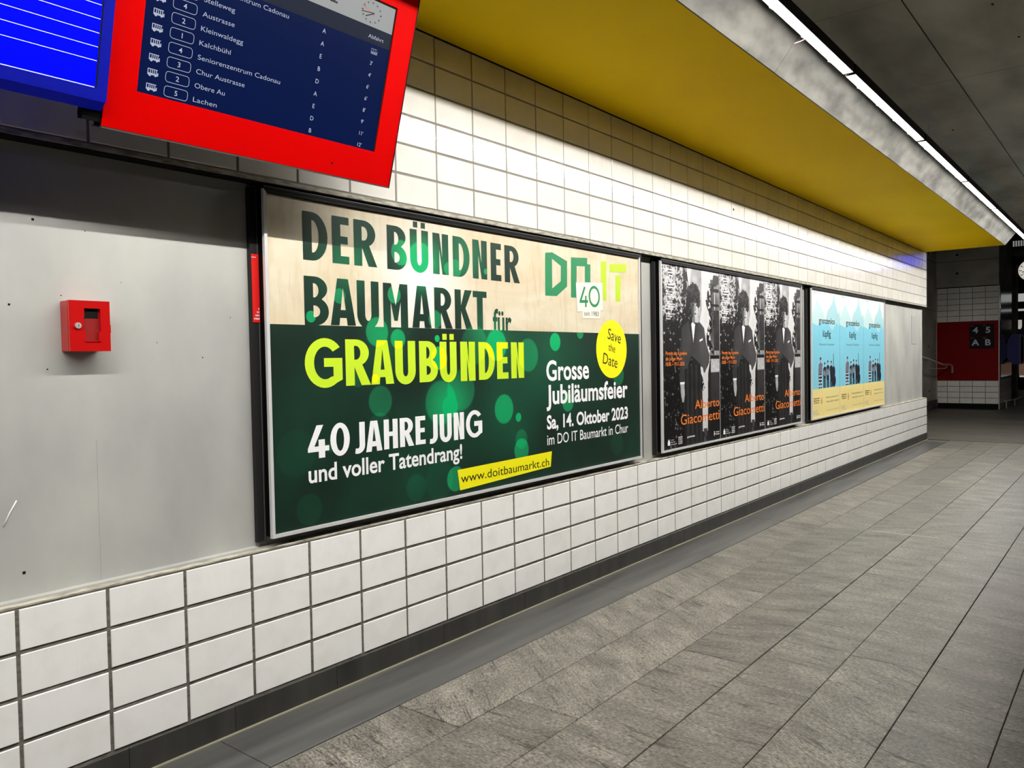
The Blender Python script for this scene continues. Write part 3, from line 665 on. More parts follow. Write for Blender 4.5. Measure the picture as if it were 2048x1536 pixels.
def sst(a, lo, hi):
    t = np.clip((a - lo) / (hi - lo), 0, 1); return t * t * (3 - 2 * t)
def garden(X, Z):
    Xw = X + .012 * (vnoise(X, Z, 40, 11) - .5); Zw = Z + .012 * (vnoise(X, Z, 36, 12) - .5)
    n1 = vnoise(Xw + .3 * Zw, Zw, 46, 1) * .45 + vnoise(Xw - .4 * Zw, Zw, 88, 2) * .35 + vnoise(Xw, Zw, 150, 7) * .2
    n2 = vnoise(X, Z, 12, 4) * .7 + vnoise(X, Z, 30, 8) * .3; n3 = vnoise(X, Z, 130, 5)
    v = 24 + 10 * n2                                                     # dark garden
    lf = np.clip((Z - .25) / .9, 0, 1)
    th = .70 - .10 * lf ** 1.3 - .10 * (n2 - .5) + .10 * sst(X, .24, .40) * (1 - lf)
    v = np.where((X < .46) & (Z > .22), 14 + 22 * n3 + (110 + 60 * lf) * sst(n1, th, th + .12), v)
    tl = (X < .31) & (Z > .86 + .1 * n2); v = np.where(tl, 26 + 165 * sst(n1, .43, .56), v)
    v = np.where((Z <= .62) & (X < .44), 13 + 110 * sst(n1, .64, .78), v)
    wall = inside(X, Z, [(.36, 1.26), (.82, 1.26), (.76, 1.10), (.735, .6), (.70, .5), (.678, .08), (.60, .08), (.60, .5), (.55, .86), (.44, .95), (.40, 1.1)])
    v = np.where(wall, 205 + 20 * n2, v)
    shade = inside(X, Z, [(.44, 1.25), (.60, 1.25), (.60, .95), (.56, .85), (.40, 1.05)])
    v = np.where(shade, 140 + 50 * n2, v)
    path = inside(X, Z, [(.615, .08), (.685, .08), (.70, .52), (.60, .52)]); v = np.where(path, 205, v)
    v = np.where(inside(X, Z, [(.625, .0), (.67, .0), (.68, .10), (.615, .10)]), 120 * n1, v)
    # trellis window on the right
    win = (X > .745) & (Z > .505) & (Z < 1.18)
    g = 70 + 90 * vnoise(X, Z, 9, 6); g = np.where(np.abs(((X - .745) * 13) % 1 - .5) > .40, 190, g)
    for zz, t in ((1.105, .012), (.995, .011), (.615, .013)): g = np.where(np.abs(Z - zz) < t, 18, g)
    g = np.where((Z < .60), 150 + 60 * n1, g); g = np.where((X > .80) & (X < .90) & (Z > .66) & (Z < .96), 28 + 40 * n1, g)
    v = np.where(win, g, v)
    v = np.where(inside(X, Z, [(.80, 1.20), (.90, 1.22), (.90, 1.16), (.83, 1.13), (.79, 1.15)]), 50, v)
    v = np.where((X > .80) & (Z > 1.215), 150 + 80 * n1, v)
    v = np.where((X > .745) & (Z <= .505), 42 + 16 * n2, v); v = np.where((X > .72) & (Z <= .26), 20, v)
    vine = (np.abs(X - .745 - .03 * np.sin(Z * 23)) < .045 + .03 * (n2 - .5)) & (Z > .60) & (Z < 1.15) & (n1 > .47)
    v = np.where(vine, 26, v)
    # man in a dark suit, one hand in the pocket
    legs = inside(X, Z, [(.315, .56), (.575, .56), (.600, .40), (.590, .0), (.330, .0), (.300, .30)])
    v = np.where(legs, 30 + 14 * n2 + 10 * np.sin(X * 90), v)
    arm = inside(X, Z, [(.285, .83), (.335, .80), (.325, .44), (.245, .44), (.262, .70)]); v = np.where(arm, 46 + 14 * n2, v)
    jacket = inside(X, Z, [(.300, .83), (.385, .868), (.420, .875), (.500, .880), (.575, .862), (.640, .825), (.668, .72), (.728, .63), (.720, .575), (.640, .50), (.600, .515), (.575, .56), (.50, .60), (.43, .625), (.36, .54), (.290, .53), (.292, .70)])
    v = np.where(jacket, 52 + 22 * n2 + 12 * sst(X, .5, .64), v)
    v = np.where(inside(X, Z, [(.385, .868), (.42, .87), (.455, .70), (.44, .70)]), 44, v)
    v = np.where(inside(X, Z, [(.500, .865), (.530, .86), (.485, .70), (.465, .715)]), 48, v)
    v = np.where(inside(X, Z, [(.428, .872), (.498, .868), (.462, .722)]), 236, v)
    v = np.where(inside(X, Z, [(.405, .885), (.455, .868), (.505, .892), (.505, .845), (.455, .862), (.410, .845)]), 20, v)
    v = np.where(inside(X, Z, [(.560, .738), (.612, .752), (.615, .738), (.563, .726)]), 235, v)
    v = np.where(inside(X, Z, [(.250, .445), (.318, .445), (.318, .432), (.250, .432)]), 235, v)
    v = np.where(inside(X, Z, [(.255, .432), (.312, .432), (.322, .36), (.305, .31), (.285, .305), (.262, .36)]), 150 + 50 * n1, v)
    v = np.where(inside(X, Z, [(.575, .55), (.61, .54), (.625, .50), (.605, .475), (.58, .50)]), 215, v)
    v = np.where(inside(X, Z, [(.600, .48), (.645, .39), (.615, .37), (.575, .41)]) & (n1 > .4), 14, v)
    fc = ((X - .488) / .054) ** 2 + ((Z - .966) / .084) ** 2 < 1
    v = np.where(fc, 70 + 125 * sst(X, .455, .510) + 14 * n2, v)
    v = np.where((np.abs(X - .495) < .050) & (Z > .86) & (Z < .90), np.where(X > .49, 190, 120), v)
    for ex in (.466, .522):
        v = np.where(((X - ex) / .015) ** 2 + ((Z - .984) / .008) ** 2 < 1, 46, v); v = np.where(((X - ex) / .019) ** 2 + ((Z - 1.003) / .005) ** 2 < 1, 60, v)
    v = np.where(inside(X, Z, [(.494, .985), (.504, .985), (.512, .945), (.488, .942)]), 150, v)
    v = np.where(((X - .496) / .021) ** 2 + ((Z - .922) / .006) ** 2 < 1, 92, v)
    v = np.where(((X - .566) / .010) ** 2 + ((Z - .965) / .02) ** 2 < 1, 190, v)
    hair = (((X - .474) / .098) ** 2 + ((Z - 1.070) / .070) ** 2 < 1 + .9 * (n1 - .5)) | (((X - .548) / .03) ** 2 + ((Z - 1.015) / .05) ** 2 < 1) | (((X - .418) / .022) ** 2 + ((Z - 1.02) / .05) ** 2 < 1)
    v = np.where(hair, 18 + 46 * sst(n1, .45, .65), v)
    v = np.where(X < .010, 150, v)
    v = np.clip(v, 6, 250); c = lina(v)
    return np.stack([c, c, c * 1.02], -1)
M_ORANGE = mat('orange print', rgb(246, 132, 50), .4, spec=.3)
def build_garden(x, label):
    p = empty('poster', (x, .0078, .660))
    sheet('picture_print', .894, 1.24, 210, 330, garden, M_PRINT, p)
    oy = -.0004; dz = -.012
    flat('orange_lettering', [text_geo('Alberto', .478, .888, .262 + dz, .062), text_geo('Giacometti', .255, .888, .164 + dz, .070),
         text_geo('Porträt des Künstlers', .045, .360, .646 + dz, .024, weight=.01), text_geo('als junger Mann', .045, .285, .610 + dz, .024, weight=.01), text_geo('19.08. – 19.11.2023', .045, .318, .574 + dz, .024, weight=.01)], oy, M_ORANGE, p)
    g = []
    def fr(x0, x1, z0, z1, t):
        return [rect(x0, x1, z0, z0 + t), rect(x0, x1, z1 - t, z1), rect(x0, x0 + t, z0, z1), rect(x1 - t, x1, z0, z1)]
    for k in range(3): g += fr(.060 + .021 * k, .190 - .021 * k, 1.095 + .020 * k + dz, 1.222 - .020 * k + dz, .008)
    g.append(rect(.128, .133, 1.15 + dz, 1.168 + dz))
    for k in range(12):
        if k in (3, 8): continue
        g.append(text_geo(('Museum', 'Sammlung', 'Garten', 'Kunst', 'Ausstellung', 'Zeit', 'Plastik', 'Malerei', 'Haus', 'Werk', 'Chur', 'Stadt')[k], .055, .190 - (.04 if k % 3 == 1 else 0) - (.07 if k == 11 else 0), 1.066 - .0165 * k + dz, .011, weight=.02))
    g += [rect(.060, .092, .040 + dz, .066 + dz), poly([(.064, .066 + dz), (.070, .084 + dz), (.080, .066 + dz)]), poly([(.074, .066 + dz), (.086, .084 + dz), (.088, .066 + dz)])]
    for k, zz in enumerate((.070, .055, .040)): g.append(text_geo(('Kanton', 'Kultur', 'Graubünden')[k], .104, .150 + .02 * k, zz + dz, .008))
    for k, zz in enumerate((.078, .064, .050, .036)): g.append(text_geo(('MUSEUM', 'STADT', 'CHUR', 'KUNST')[k], .215, .275, zz + dz, .009, weight=.02))
    g += [text_geo('graubünden', .350, .470, .068 + dz, .012, weight=.03), rect(.790, .800, .045 + dz, .078 + dz), rect(.800, .815, .055 + dz, .061 + dz)]
    g += [text_geo('Kantonal', .822, .880, .066 + dz, .010, weight=.03), text_geo('Graubünden', .822, .885, .050 + dz, .010, weight=.03)]
    flat('white_lettering', g, oy, M_WHITE, p)
    return tag(p, label, 'poster', 'black and white portrait posters in the middle frame')
gp = build_garden(3.857, 'left black and white poster of a suited man in a garden')
for k, lab in ((1, 'middle black and white poster of a suited man in a garden'), (2, 'right black and white poster of a suited man in a garden')):
    c = copy_tree(gp, .898 * k); c['label'] = lab

def band(X, Z):
    top, pale, blue, yel = lina((226, 238, 232)), lina((196, 226, 230)), lina((132, 206, 228)), lina((243, 224, 150))
    mid = lina((172, 216, 224)); C = np.zeros(X.shape + (3,)); C[:] = top
    def put(m, c): C[m] = c
    put(inside(X, Z, [(.0, .985), (.04, 1.02), (.09, 1.06), (.15, 1.12), (.19, 1.165), (.215, 1.13), (.29, 1.085), (.36, 1.035), (.43, .97), (.47, .93), (.47, .85), (0, .85)]), pale)
    put(inside(X, Z, [(.43, .90), (.46, .99), (.50, 1.05), (.60, 1.10), (.67, 1.15), (.70, 1.225), (.725, 1.225), (.75, 1.15), (.80, 1.10), (.84, 1.03), (.865, 1.06), (.89, 1.03), (.90, 1.06), (.90, .85), (.4, .85)]), mid)
    put((Z < .935) & ~inside(X, Z, [(.13, .94), (.19, .895), (.25, .92), (.30, .94)]) & ~inside(X, Z, [(.52, .94), (.60, .88), (.665, .862), (.72, .90), (.80, .94)]), blue)
    put(inside(X, Z, [(.0, .94), (.0, .925), (.19, .900), (.3, .94)]), pale)
    put(inside(X, Z, [(.80, .94), (.90, .90), (.90, 1.0)]), mid)
    put(Z < .281, yel)
    dk = lina((38, 40, 54)); gy = lina((150, 140, 150)); n1 = vnoise(X, Z, 60, 9)
    # five musicians, a guitar, accordion and a double bass
    def person(cx, ht, wd, colr, lean=0.0):
        z0 = .284; hx = cx + lean
        put(inside(X, Z, [(cx - wd * .45, z0), (cx - wd * .05, z0), (cx, z0 + ht * .42), (cx + wd * .05, z0), (cx + wd * .45, z0), (cx + wd * .5, z0 + ht * .50), (cx - wd * .5, z0 + ht * .50)]), dk)
        put(inside(X, Z, [(cx - wd * .5, z0 + ht * .46), (cx + wd * .5, z0 + ht * .46), (hx + wd * .55, z0 + ht * .80), (hx, z0 + ht * .86), (hx - wd * .55, z0 + ht * .78)]), colr)
        put(((X - hx) / (wd * .22)) ** 2 + ((Z - z0 - ht * .93) / (ht * .07)) ** 2 < 1, lina((190, 160, 150)))
        put((((X - hx) / (wd * .24)) ** 2 + ((Z - z0 - ht * .96) / (ht * .06)) ** 2 < 1) & (Z > z0 + ht * .945), dk)
    person(.262, .300, .110, lina((120, 112, 128)), .01); put((((X - .262) / .05) ** 2 < 1) & (Z < .43) & (Z > .284) & (np.sin(Z * 190) > .3) & (np.abs(X - .262) > .008), lina((215, 215, 225)))
    person(.392, .250, .085, dk, .01); person(.502, .268, .085, dk); person(.620, .262, .090, dk, -.01)
    put(((X - .395) / .030) ** 2 + ((Z - .43) / .030) ** 2 < 1, gy); put(((X - .505) / .035) ** 2 + ((Z - .44) / .035) ** 2 < 1, gy)
    put(((X - .705) / .060) ** 2 + ((Z - .345) / .062) ** 2 < 1, dk); put(((X - .698) / .048) ** 2 + ((Z - .440) / .055) ** 2 < 1, dk)
    put((np.abs(X - .690) < .009) & (Z > .45) & (Z < .625), dk)
    return C
M_GREYP = mat('grey print', rgb(92, 118, 124), .4); M_BROWNP = mat('orange print small', rgb(222, 140, 80), .4)
def build_band(x, label):
    p = empty('poster', (x, .0078, .660))
    sheet('picture_print', .902, 1.24, 130, 260, band, M_PRINT, p)
    oy = -.0004; dz = -.012
    flat('black_lettering', [text_geo('grenzenlos', .225, .735, .935 + dz, .060, weight=.012, shear=0), text_geo('lüpfig', .345, .600, .805 + dz, .065, weight=.012), text_geo('Museum', .085, .215, 1.228 + dz, .008, weight=.01)]
         + [text_geo(t_, .060, .235, .196 - .021 * k + dz, .012, weight=.03) for k, t_ in enumerate(('Rätisches', 'Museum', 'Chur'))], oy, M_INK, p)
    flat('grey_lettering', [text_geo('Volksmusik in Graubünden', .225, .715, .718 + dz, .024)] + [text_geo('Sonderausstellung Chur', .430, .865, .190 + dz, .018), text_geo('1. Oktober 2023 bis 3. März 2024', .430, .865, .146 + dz, .018),
         text_geo('Kanton', .100, .180, .078 + dz, .010), text_geo('Kultur', .100, .190, .060 + dz, .010), text_geo('Graubünden', .100, .230, .042 + dz, .010), text_geo('Stiftung Kultur und Geschichte', .46, .86, .065 + dz, .009)], oy, M_GREYP, p)
    flat('round_emblem', [ring(.300, .170 + dz, .024, .036, .008), disc(.300, .170 + dz, .010, 12, .018)], oy, M_BROWNP, p)
    flat('crest', [rect(.062, .075, .045 + dz, .085 + dz)], oy, M_GREYP, p); flat('crest', [rect(.075, .088, .040 + dz, .080 + dz)], oy, M_WHITE, p)
    return tag(p, label, 'poster', 'pale blue musicians posters in the right-hand frame')
bp = build_band(6.862, 'left pale blue poster of musicians below mountain shapes')
for k, lab in ((1, 'middle pale blue poster of musicians below mountain shapes'), (2, 'right pale blue poster of musicians below mountain shapes')):
    c = copy_tree(bp, .905 * k); c['label'] = lab

# ------------------------------------------------------------------ red key box
kb = empty('key_box', (.166, .06, 1.332))
kw, kh = .118, .151
M_RIN = mat('red enamel inside', rgb(140, 14, 13), .5)
box('back_shell', 0, kw - .012, -.050, 0, 0, kh, M_REDBOX, kb, c=.002)
dr = boxes('door', [(0, .040, -.060, -.052, 0, kh), (.090, kw, -.060, -.052, 0, kh), (.040, .090, -.060, -.052, .128, kh), (.040, .090, -.060, -.052, 0, .028),
                    (.040, .046, -.060, -.052, .028, .065), (.084, .090, -.060, -.052, .028, .058), (.040, .043, -.060, -.052, .100, .128)], M_REDBOX, kb)
dr.location = (0, 0, .0)
box('window_recess', .040, .090, -.0515, -.0505, .028, .100, M_RIN, kb)
box('window_opening', .043, .086, -.0518, -.0505, .098, .128, M_BLK2, kb)
box('glass_ledge', .043, .088, -.060, -.051, .026, .030, M_REDBOX, kb)
box('hinge', kw - .002, kw + .0025, -.058, -.050, .055, .080, M_REDBOX, kb)
lk = cyl('lock', (.0235, -.066, .076), (.0235, -.060, .076), .0088, M_STEEL, kb, n=20)
cyl('lock_core', (.0235, -.0672, .076), (.0235, -.066, .076), .0055, M_STEEL, lk, n=16)
box('keyhole', .0228, .0242, -.0678, -.0672, .072, .080, M_BLK2, lk)
tag(kb, 'small red emergency key box with silver lock on the grey concrete panel', 'key box')

cp_ = box('cover_plate', 11.29, 11.60, .054, .0599, 1.398, 1.796, mat('grey cover sheet', rgb(172, 172, 168), .5), None, c=.001)
tag(cp_, 'thin grey rectangular cover plate near the right end of the concrete panel', 'cover plate')

# ------------------------------------------------------------------ red departure display and blue board above
TH = math.radians(16.0)
dp = empty('departure_display', (.021, -.2259, 1.9449), (TH, 0, 0)); dp.scale = (1.0247,) * 3
def emis(name, col, e, st=1.0): return mat(name, col, .35, spec=.4, emit=(e, st))
M_RED = mat('red glossy display surround', rgb(192, 0, 0), .5, spec=.03)
M_NAVY = mat('navy screen', rgb(2, 4, 10), .3, spec=.12, emit=(rgb(5, 22, 70), .9))
M_NAVY2 = mat('screen header grey', rgb(8, 9, 12), .3, spec=.12, emit=(rgb(36, 42, 58), .9))
M_HEAD = mat('screen white header', rgb(40, 40, 40), .35, spec=.12, emit=(rgb(160, 162, 162), .9))
M_STXT = emis('screen text', rgb(60, 60, 66), rgb(176, 184, 206), .85)
M_SDARK = emis('screen dark text', rgb(10, 10, 10), rgb(24, 24, 26), 1.0)
M_SRED = emis('screen red hand', rgb(120, 10, 10), rgb(220, 30, 40), .9)
X0, X1, H1 = .150, 1.188, .715
sx0, sx1, sz0, sz1 = .234, 1.094, .112, .600
box('casing', X0 + .004, X1 - .002, .006, .058, -.001, H1 - .003, M_BLK, dp)
sur = boxes('red_surround', [(X0, sx0, 0, .006, .002, H1), (sx1, X1 - .004, 0, .006, .002, H1), (sx0, sx1, 0, .006, .002, sz0), (sx0, sx1, 0, .006, sz1, H1)], M_RED, dp)
box('bottom_edge', X0, X1, -.0005, .058, -.003, .001, mat('dull metal edge', rgb(70, 70, 66), .5), dp)
box('side_edge', X1 - .004, X1, -.001, .056, 0, H1, M_BLK, dp)
scr = box('screen', sx0, sx1, .004, .0058, sz0, sz1, M_NAVY, dp)
flat('screen_header', [rect(sx0, sx1, .511, sz1)], .0037, M_HEAD, scr)
flat('column_header', [rect(sx0, sx1, .459, .511)], .0037, M_NAVY2, scr)
flat('screen_border', [rect(sx1 - .006, sx1, sz0, sz1), rect(sx0, sx1, sz1 - .006, sz1)], .0033, M_BLK2, scr)
rows = [('5', 'Lachen', 'B', "12'", .075), ('2', 'Obere Au', 'D', "11'", .096), ('3', 'Chur Austrasse', 'E', "9'", .157), ('4', 'Seniorenzentrum Cadonau', 'A', "8'", .277), ('1', 'Kalchbühl', 'D', "6'", .099),
        ('2', 'Kleinwaldegg', 'B', "6'", .135), ('4', 'Austrasse', 'E', "4'", .101), ('1', 'Stelleweg', 'A', "3'", .097), ('4', 'Seniorenzentrum Cadonau', 'A', '', .277)]
tx = []
for k, (nr, dest, pf, mi, wd) in enumerate(rows):
    tx = []
    z = .1235 + .0392 * k
    tx.append(text_geo(dest, .398, .398 + wd, z, .0135, weight=-.004))
    tx.append(rring(.310, .381, z - .005, z + .0245, .009, .0014))
    tx.append(text_h(nr, .3455, z + .003, .0135, .008, 'C', 1.1))
    tx.append(text_h(pf, .811, z - .002, .0135, .004, 'C'))
    if mi: tx.append(text_h(mi, 1.014, z - .006, .0125, .004, 'L'))
    # little side view of a bus, front to the right
    bx_, bz = .259, z - .001
    tx += [rect(bx_, bx_ + .030, bz + .003, bz + .008), rect(bx_, bx_ + .0022, bz + .008, bz + .019), rect(bx_, bx_ + .028, bz + .0175, bz + .0195)]
    for q in (.007, .0125, .018, .0235): tx.append(rect(bx_ + q, bx_ + q + .0022, bz + .008, bz + .018))
    tx += [disc(bx_ + .007, bz + .003, .0042, 12), disc(bx_ + .023, bz + .003, .0030, 12), rect(bx_ + .0275, bx_ + .0305, bz + .003, bz + .012)]
    stuff(flat('departure_row', tx, .0035, M_STXT, scr))
flat('header_lettering', [text_geo('Abfahrt', .989, 1.057, .475, .012)], .0033, M_STXT, scr)
flat('place_name', [text_h('Bahnhofplatz', .847, .537, .034, .02, 'R', .95)], .0034, M_SDARK, scr)
bi = .432
flat('bus_symbol', [rect(1.010, 1.038, bi - .004, bi + .004), rect(1.010, 1.012, bi, bi + .014), rect(1.010, 1.036, bi + .012, bi + .014), rect(1.018, 1.020, bi, bi + .012), rect(1.027, 1.029, bi, bi + .012), rect(1.034, 1.038, bi, bi + .008)],
     .0034, emis('dim screen text', rgb(60, 60, 70), rgb(108, 116, 134), .9), scr)
cl = flat('clock_dial', [ring(.988, .5535, .044, .0335, .0012, 36)], .0034, emis('screen grey ring', rgb(60, 60, 60), rgb(120, 120, 122), .9), scr)
tk = []
for k in range(12):
    a = math.radians(30 * k); r0, r1 = .84, 1.0
    tk.append(line(.988 + .043 * r0 * math.sin(a), .5535 + .0325 * r0 * math.cos(a), .988 + .043 * r1 * math.sin(a), .5535 + .0325 * r1 * math.cos(a), .0032 if k % 3 else .0038))
tk += [line(1.000, .5545, .946, .5475, .0030), line(.999, .553, .964, .5365, .0036)]
flat('clock_hands', tk, .0030, M_SDARK, scr)
flat('second_hand', [line(.999, .545, .951, .567, .0010), disc(.957, .5635, .0024, 10)], .0028, M_SRED, scr)
cyl('sensor_hole', (.916, -.0008, .041), (.916, .001, .041), .0038, M_BLK2, dp)
cyl('screw', (1.088, -.0008, .632), (1.088, .001, .632), .003, M_STEEL, dp)
for x in (.45, .95):
    box('hanger', x - .02, x + .02, .03, .05, H1 - .01, H1 + .16, M_BLK, dp)
box('wall_bracket', .152, .175, .058, .16, .02, .05, M_BLK, dp)
tag(dp, 'tilted red framed departure display with bus times on a navy screen', 'display')

bb = empty('information_board', (.021, -.2259, 1.9449), (TH, 0, 0)); bb.scale = (1.0247,) * 3
M_BF = mat('glowing blue frame', rgb(6, 14, 120), .5, spec=.1, emit=(rgb(0, 10, 140), .4))  # frame and casing glow through emission in their colour
M_BS = mat('lit blue panel', rgb(0, 0, 140), .35, spec=.1)
nt = M_BS.node_tree; b_ = nt.nodes['Principled BSDF']; b_.inputs['Emission Color'].default_value = rgb(0, 10, 250); b_.inputs['Emission Strength'].default_value = .8
BX0, BX1, BD = -1.3, .1455, -.025
prism('blue_casing', [(BD + .004, .064), (.0, .039), (.056, .039), (.056, .70), (BD + .004, .70)], 'x', BX0, BX1, M_BF, bb)
boxes('blue_frame', [(BX0, -.95, BD, BD + .0045, .062, .70), (.1185, BX1, BD, BD + .0045, .062, .70), (-.95, .1185, BD, BD + .0045, .062, .093), (-.95, .1185, BD, BD + .0045, .60, .70)], M_BF, bb)
bs = box('blue_panel', -.95, .1185, BD + .002, BD + .0046, .093, .60, M_BS, bb)
M_BL = emis('white lit line', rgb(200, 205, 230), rgb(190, 200, 240), .9)
flat('white_lines', [rect(-.95, .113, .0935 + .0, .0953)] + [rect(-.95, .1135, .1595 + .0342 * k, .1609 + .0342 * k) for k in range(12)], BD + .0017, M_BL, bs)
flat('screen_gap', [rect(.1145, .1185, .093, .60)], BD + .0016, M_BLK2, bs)
box('hanger', -.62, -.58, .03, .05, .69, .87, M_BLK, bb)
box('hanger', -.12, -.08, .03, .05, .69, .87, M_BLK, bb)
box('rear_clamp', .100, .147, .004, .030, .010, .036, M_BLK, bb)
tag(bb, 'blue backlit board with thin white lines at the top left corner', 'information board')

# ------------------------------------------------------------------ far end: ramp wall, tiled pillar, hall
PXF = 19.24
pil = struct(box('wall_far', PXF + .008, 21.35, -.022, 1.30, 0, 3.75, M_CONC_FAR))
rb = box('red_panel', PXF + .004, PXF + .008, -.015, 1.183, .632, 1.940, mat('dark red panel', rgb(130, 4, 4), .5, spec=.1), pil)
box('plinth', PXF + .006, PXF + .0085, -.02, 1.19, 0, .115, M_BLK2, pil)
box('grout_bed', PXF + .006, PXF + .0085, -.018, 1.186, .115, .632, M_GROUT, pil)
box('grout_bed', PXF + .006, PXF + .0085, -.018, 1.186, 1.94, 2.705, M_GROUT, pil)
box('corner_profile', PXF - .002, PXF + .03, -.034, -.018, 0, 2.705, M_STEEL, pil)
ftm = bpy.data.meshes.new('wall_tile'); v_, f_ = box_geo(-.004, .004, 0, .2385, 0, .1165, .001); ftm.from_pydata(v_, [], f_); ftm.materials.append(M_TILE_FAR)
ftm2 = bpy.data.meshes.new('wall_tile'); v_, f_ = box_geo(-.004, .004, 0, .196, 0, .1165, .001); ftm2.from_pydata(v_, [], f_); ftm2.materials.append(M_TILE_FAR)
for zb, nr in ((.1225, 4), (1.9445, 6)):
    for j in range(nr):
        for k in range(5):
            inst('wall_tile', ftm if k < 4 else ftm2, (PXF + .003, -.012 + .2485 * k, zb + .1275 * j), pil)
lst = [(PXF + .05 + .25 * k, PXF + .05 + .25 * k + .239, -.030, -.022, zb + .1275 * j, zb + .1275 * j + .117) for k in range(8) for zb, nr in ((.1225, 4), (1.9445, 6)) for j in range(nr)]
stuff(boxes('wall_tile_rows', lst, M_TILE_FAR, pil, c=.001))
boxes('formwork_joints', [(PXF + .005, PXF + .0085, -.02, 1.19, 3.285, 3.292), (PXF + .005, PXF + .0085, -.022, 1.19, 2.705, 2.72)], M_BLK2, pil)
for y_, z_ in ((.78, 3.43), (.78, 3.02)):
    cyl('tie_hole', (PXF + .004, y_, z_), (PXF + .009, y_, z_), .026, M_BLK2, pil)
gl = box('display_case', PXF + .15, 21.2, -.042, -.030, .70, 2.68, mat('dark glazed display case', rgb(40, 42, 52), .12, spec=.6), pil)
rw = struct(box('wall_ramp', 12.0, PXF + .008, 1.20, 1.45, 0, 3.75, M_CONC_FAR))
boxes('formwork_joints', [(12, PXF, 1.197, 1.2, 3.285, 3.292), (17.4, PXF, 1.197, 1.2, 2.2, 2.206), (17.4, PXF, 1.197, 1.2, 1.1, 1.106)], M_BLK2, rw)
for x_, z_ in ((18.4, 3.43), (18.2, 2.55), (18.4, 1.40), (18.5, .42)):
    cyl('tie_hole', (x_, 1.196, z_), (x_, 1.201, z_), .03, M_BLK2, rw)
box('skirting', 12, PXF, 1.17, 1.2, 0, .20, M_CONC2, rw)
struct(box('ceiling_hall', 12.3, 60, -14, 10, 3.75, 3.95, M_DARKVOID))
struct(box('ceiling_step', 12.3, 12.4, -7, .4, 2.94, 3.9, M_DARKVOID))
struct(box('wall_back', 58, 58.3, -14, 10, 0, 3.9, M_DARKVOID))
struct(prism('column_far', [(25.9, .36), (26.3, .36), (26.3, .51), (25.9, .51)], 'z', 0, 3.75, M_CONC_FAR))

hl_ = empty('hall_fill_light', (14.5, -.4, 3.62))  # added fill light, out of view, brightens the pillar and ramp wall
box('housing', -.08, .08, -.62, .62, .004, .06, M_BLK, hl_)
box('diffuser', -.05, .05, -.60, .60, 0, .004, mat('hall fill glow', rgb(255, 250, 240), .5, emit=((1, .97, .92, 1), 55.0)), hl_)
for y_ in (-.4, .4): cyl('hanger', (0, y_, .06), (0, y_, .13), .008, M_STEEL, hl_, n=6)
tag(hl_, 'added fill light for the dim pillar, unseen behind the yellow soffit', 'ceiling light')
sg = empty('platform_sign', (PXF + .004, .0, 1.34))
M_NP = mat('navy sign plate', rgb(8, 15, 30), .5, spec=.15); M_SG = mat('pale sign lettering', rgb(200, 205, 205), .5)
def face_x(name, geo, x, m, parent):   # flat lettering on a plane facing -x; 2-D x runs towards -y
    V = []; Fc = []
    for v, f in geo:
        o = len(V); V += [(x, -p[0], p[1]) for p in v]; Fc += [tuple(i + o for i in q) for q in f]
    return mesh_obj(name, V, Fc, m, parent)
for i, (ch, yy, zz) in enumerate((('4', .535, .272), ('5', .295, .272), ('A', .535, 0), ('B', .295, 0))):
    pl_ = box('sign_plate', -.022, 0, yy - .228, yy, zz, zz + .258, M_NP, sg, c=.003)
    face_x('sign_letter', [text_h(ch, -yy + .114, zz + .068, .125, .03, 'C', 1.1), rect(-yy + .02, -yy + .08, zz + .228, zz + .232)], -.0235, M_SG, pl_)
tag(sg, 'four navy platform plates with 4, 5, A and B on the dark red panel', 'sign')

hr = empty('handrail', (16, .85, 0))
tube('rail', [(-4.2, 0, 1.54), (2.08, 0, 1.008), (2.70, 0, .999), (2.98, 0, .985), (3.10, 0, .935), (3.07, 0, .80)], .021, M_STEEL, hr)
for x_, z_ in ((-1.2, 1.28), (2.5, .99)):
    tube('rail_bracket', [(x_, 0, z_ - .01), (x_, .03, z_ - .07), (x_, .35, z_ - .08)], .009, M_STEEL, hr, n=6)
tag(hr, 'steel handrail bent down at its end in front of the dark red panel', 'handrail')

ck = empty('station_clock', (24, -.152, 3.38))
M_DIAL = mat('lit clock dial', rgb(225, 222, 208), .5, emit=(rgb(230, 226, 212), .75))
cyl('case', (0, 0, 0), (.14, 0, 0), .29, M_BLK, ck, n=40)
cyl('dial', (-.006, 0, 0), (0, 0, 0), .272, M_DIAL, ck, n=40)
tk = []
for k in range(60):
    a = math.radians(6 * k); r0 = .19 if k % 5 == 0 else .235
    tk.append(line(r0 * math.sin(a), r0 * math.cos(a), .255 * math.sin(a), .255 * math.cos(a), .018 if k % 5 == 0 else .007))
face_x('dial_marks', tk, -.008, M_INK, ck)
face_x('clock_hands', [line(.05, .01, -.19, -.04, .022), line(.05, .03, -.15, -.10, .028)], -.011, M_INK, ck)
cyl('hanger', (.07, 0, .28), (.07, 0, .37), .02, M_BLK, ck)
tag(ck, 'round white station clock hanging in the dark hall, cut by the right edge', 'clock')

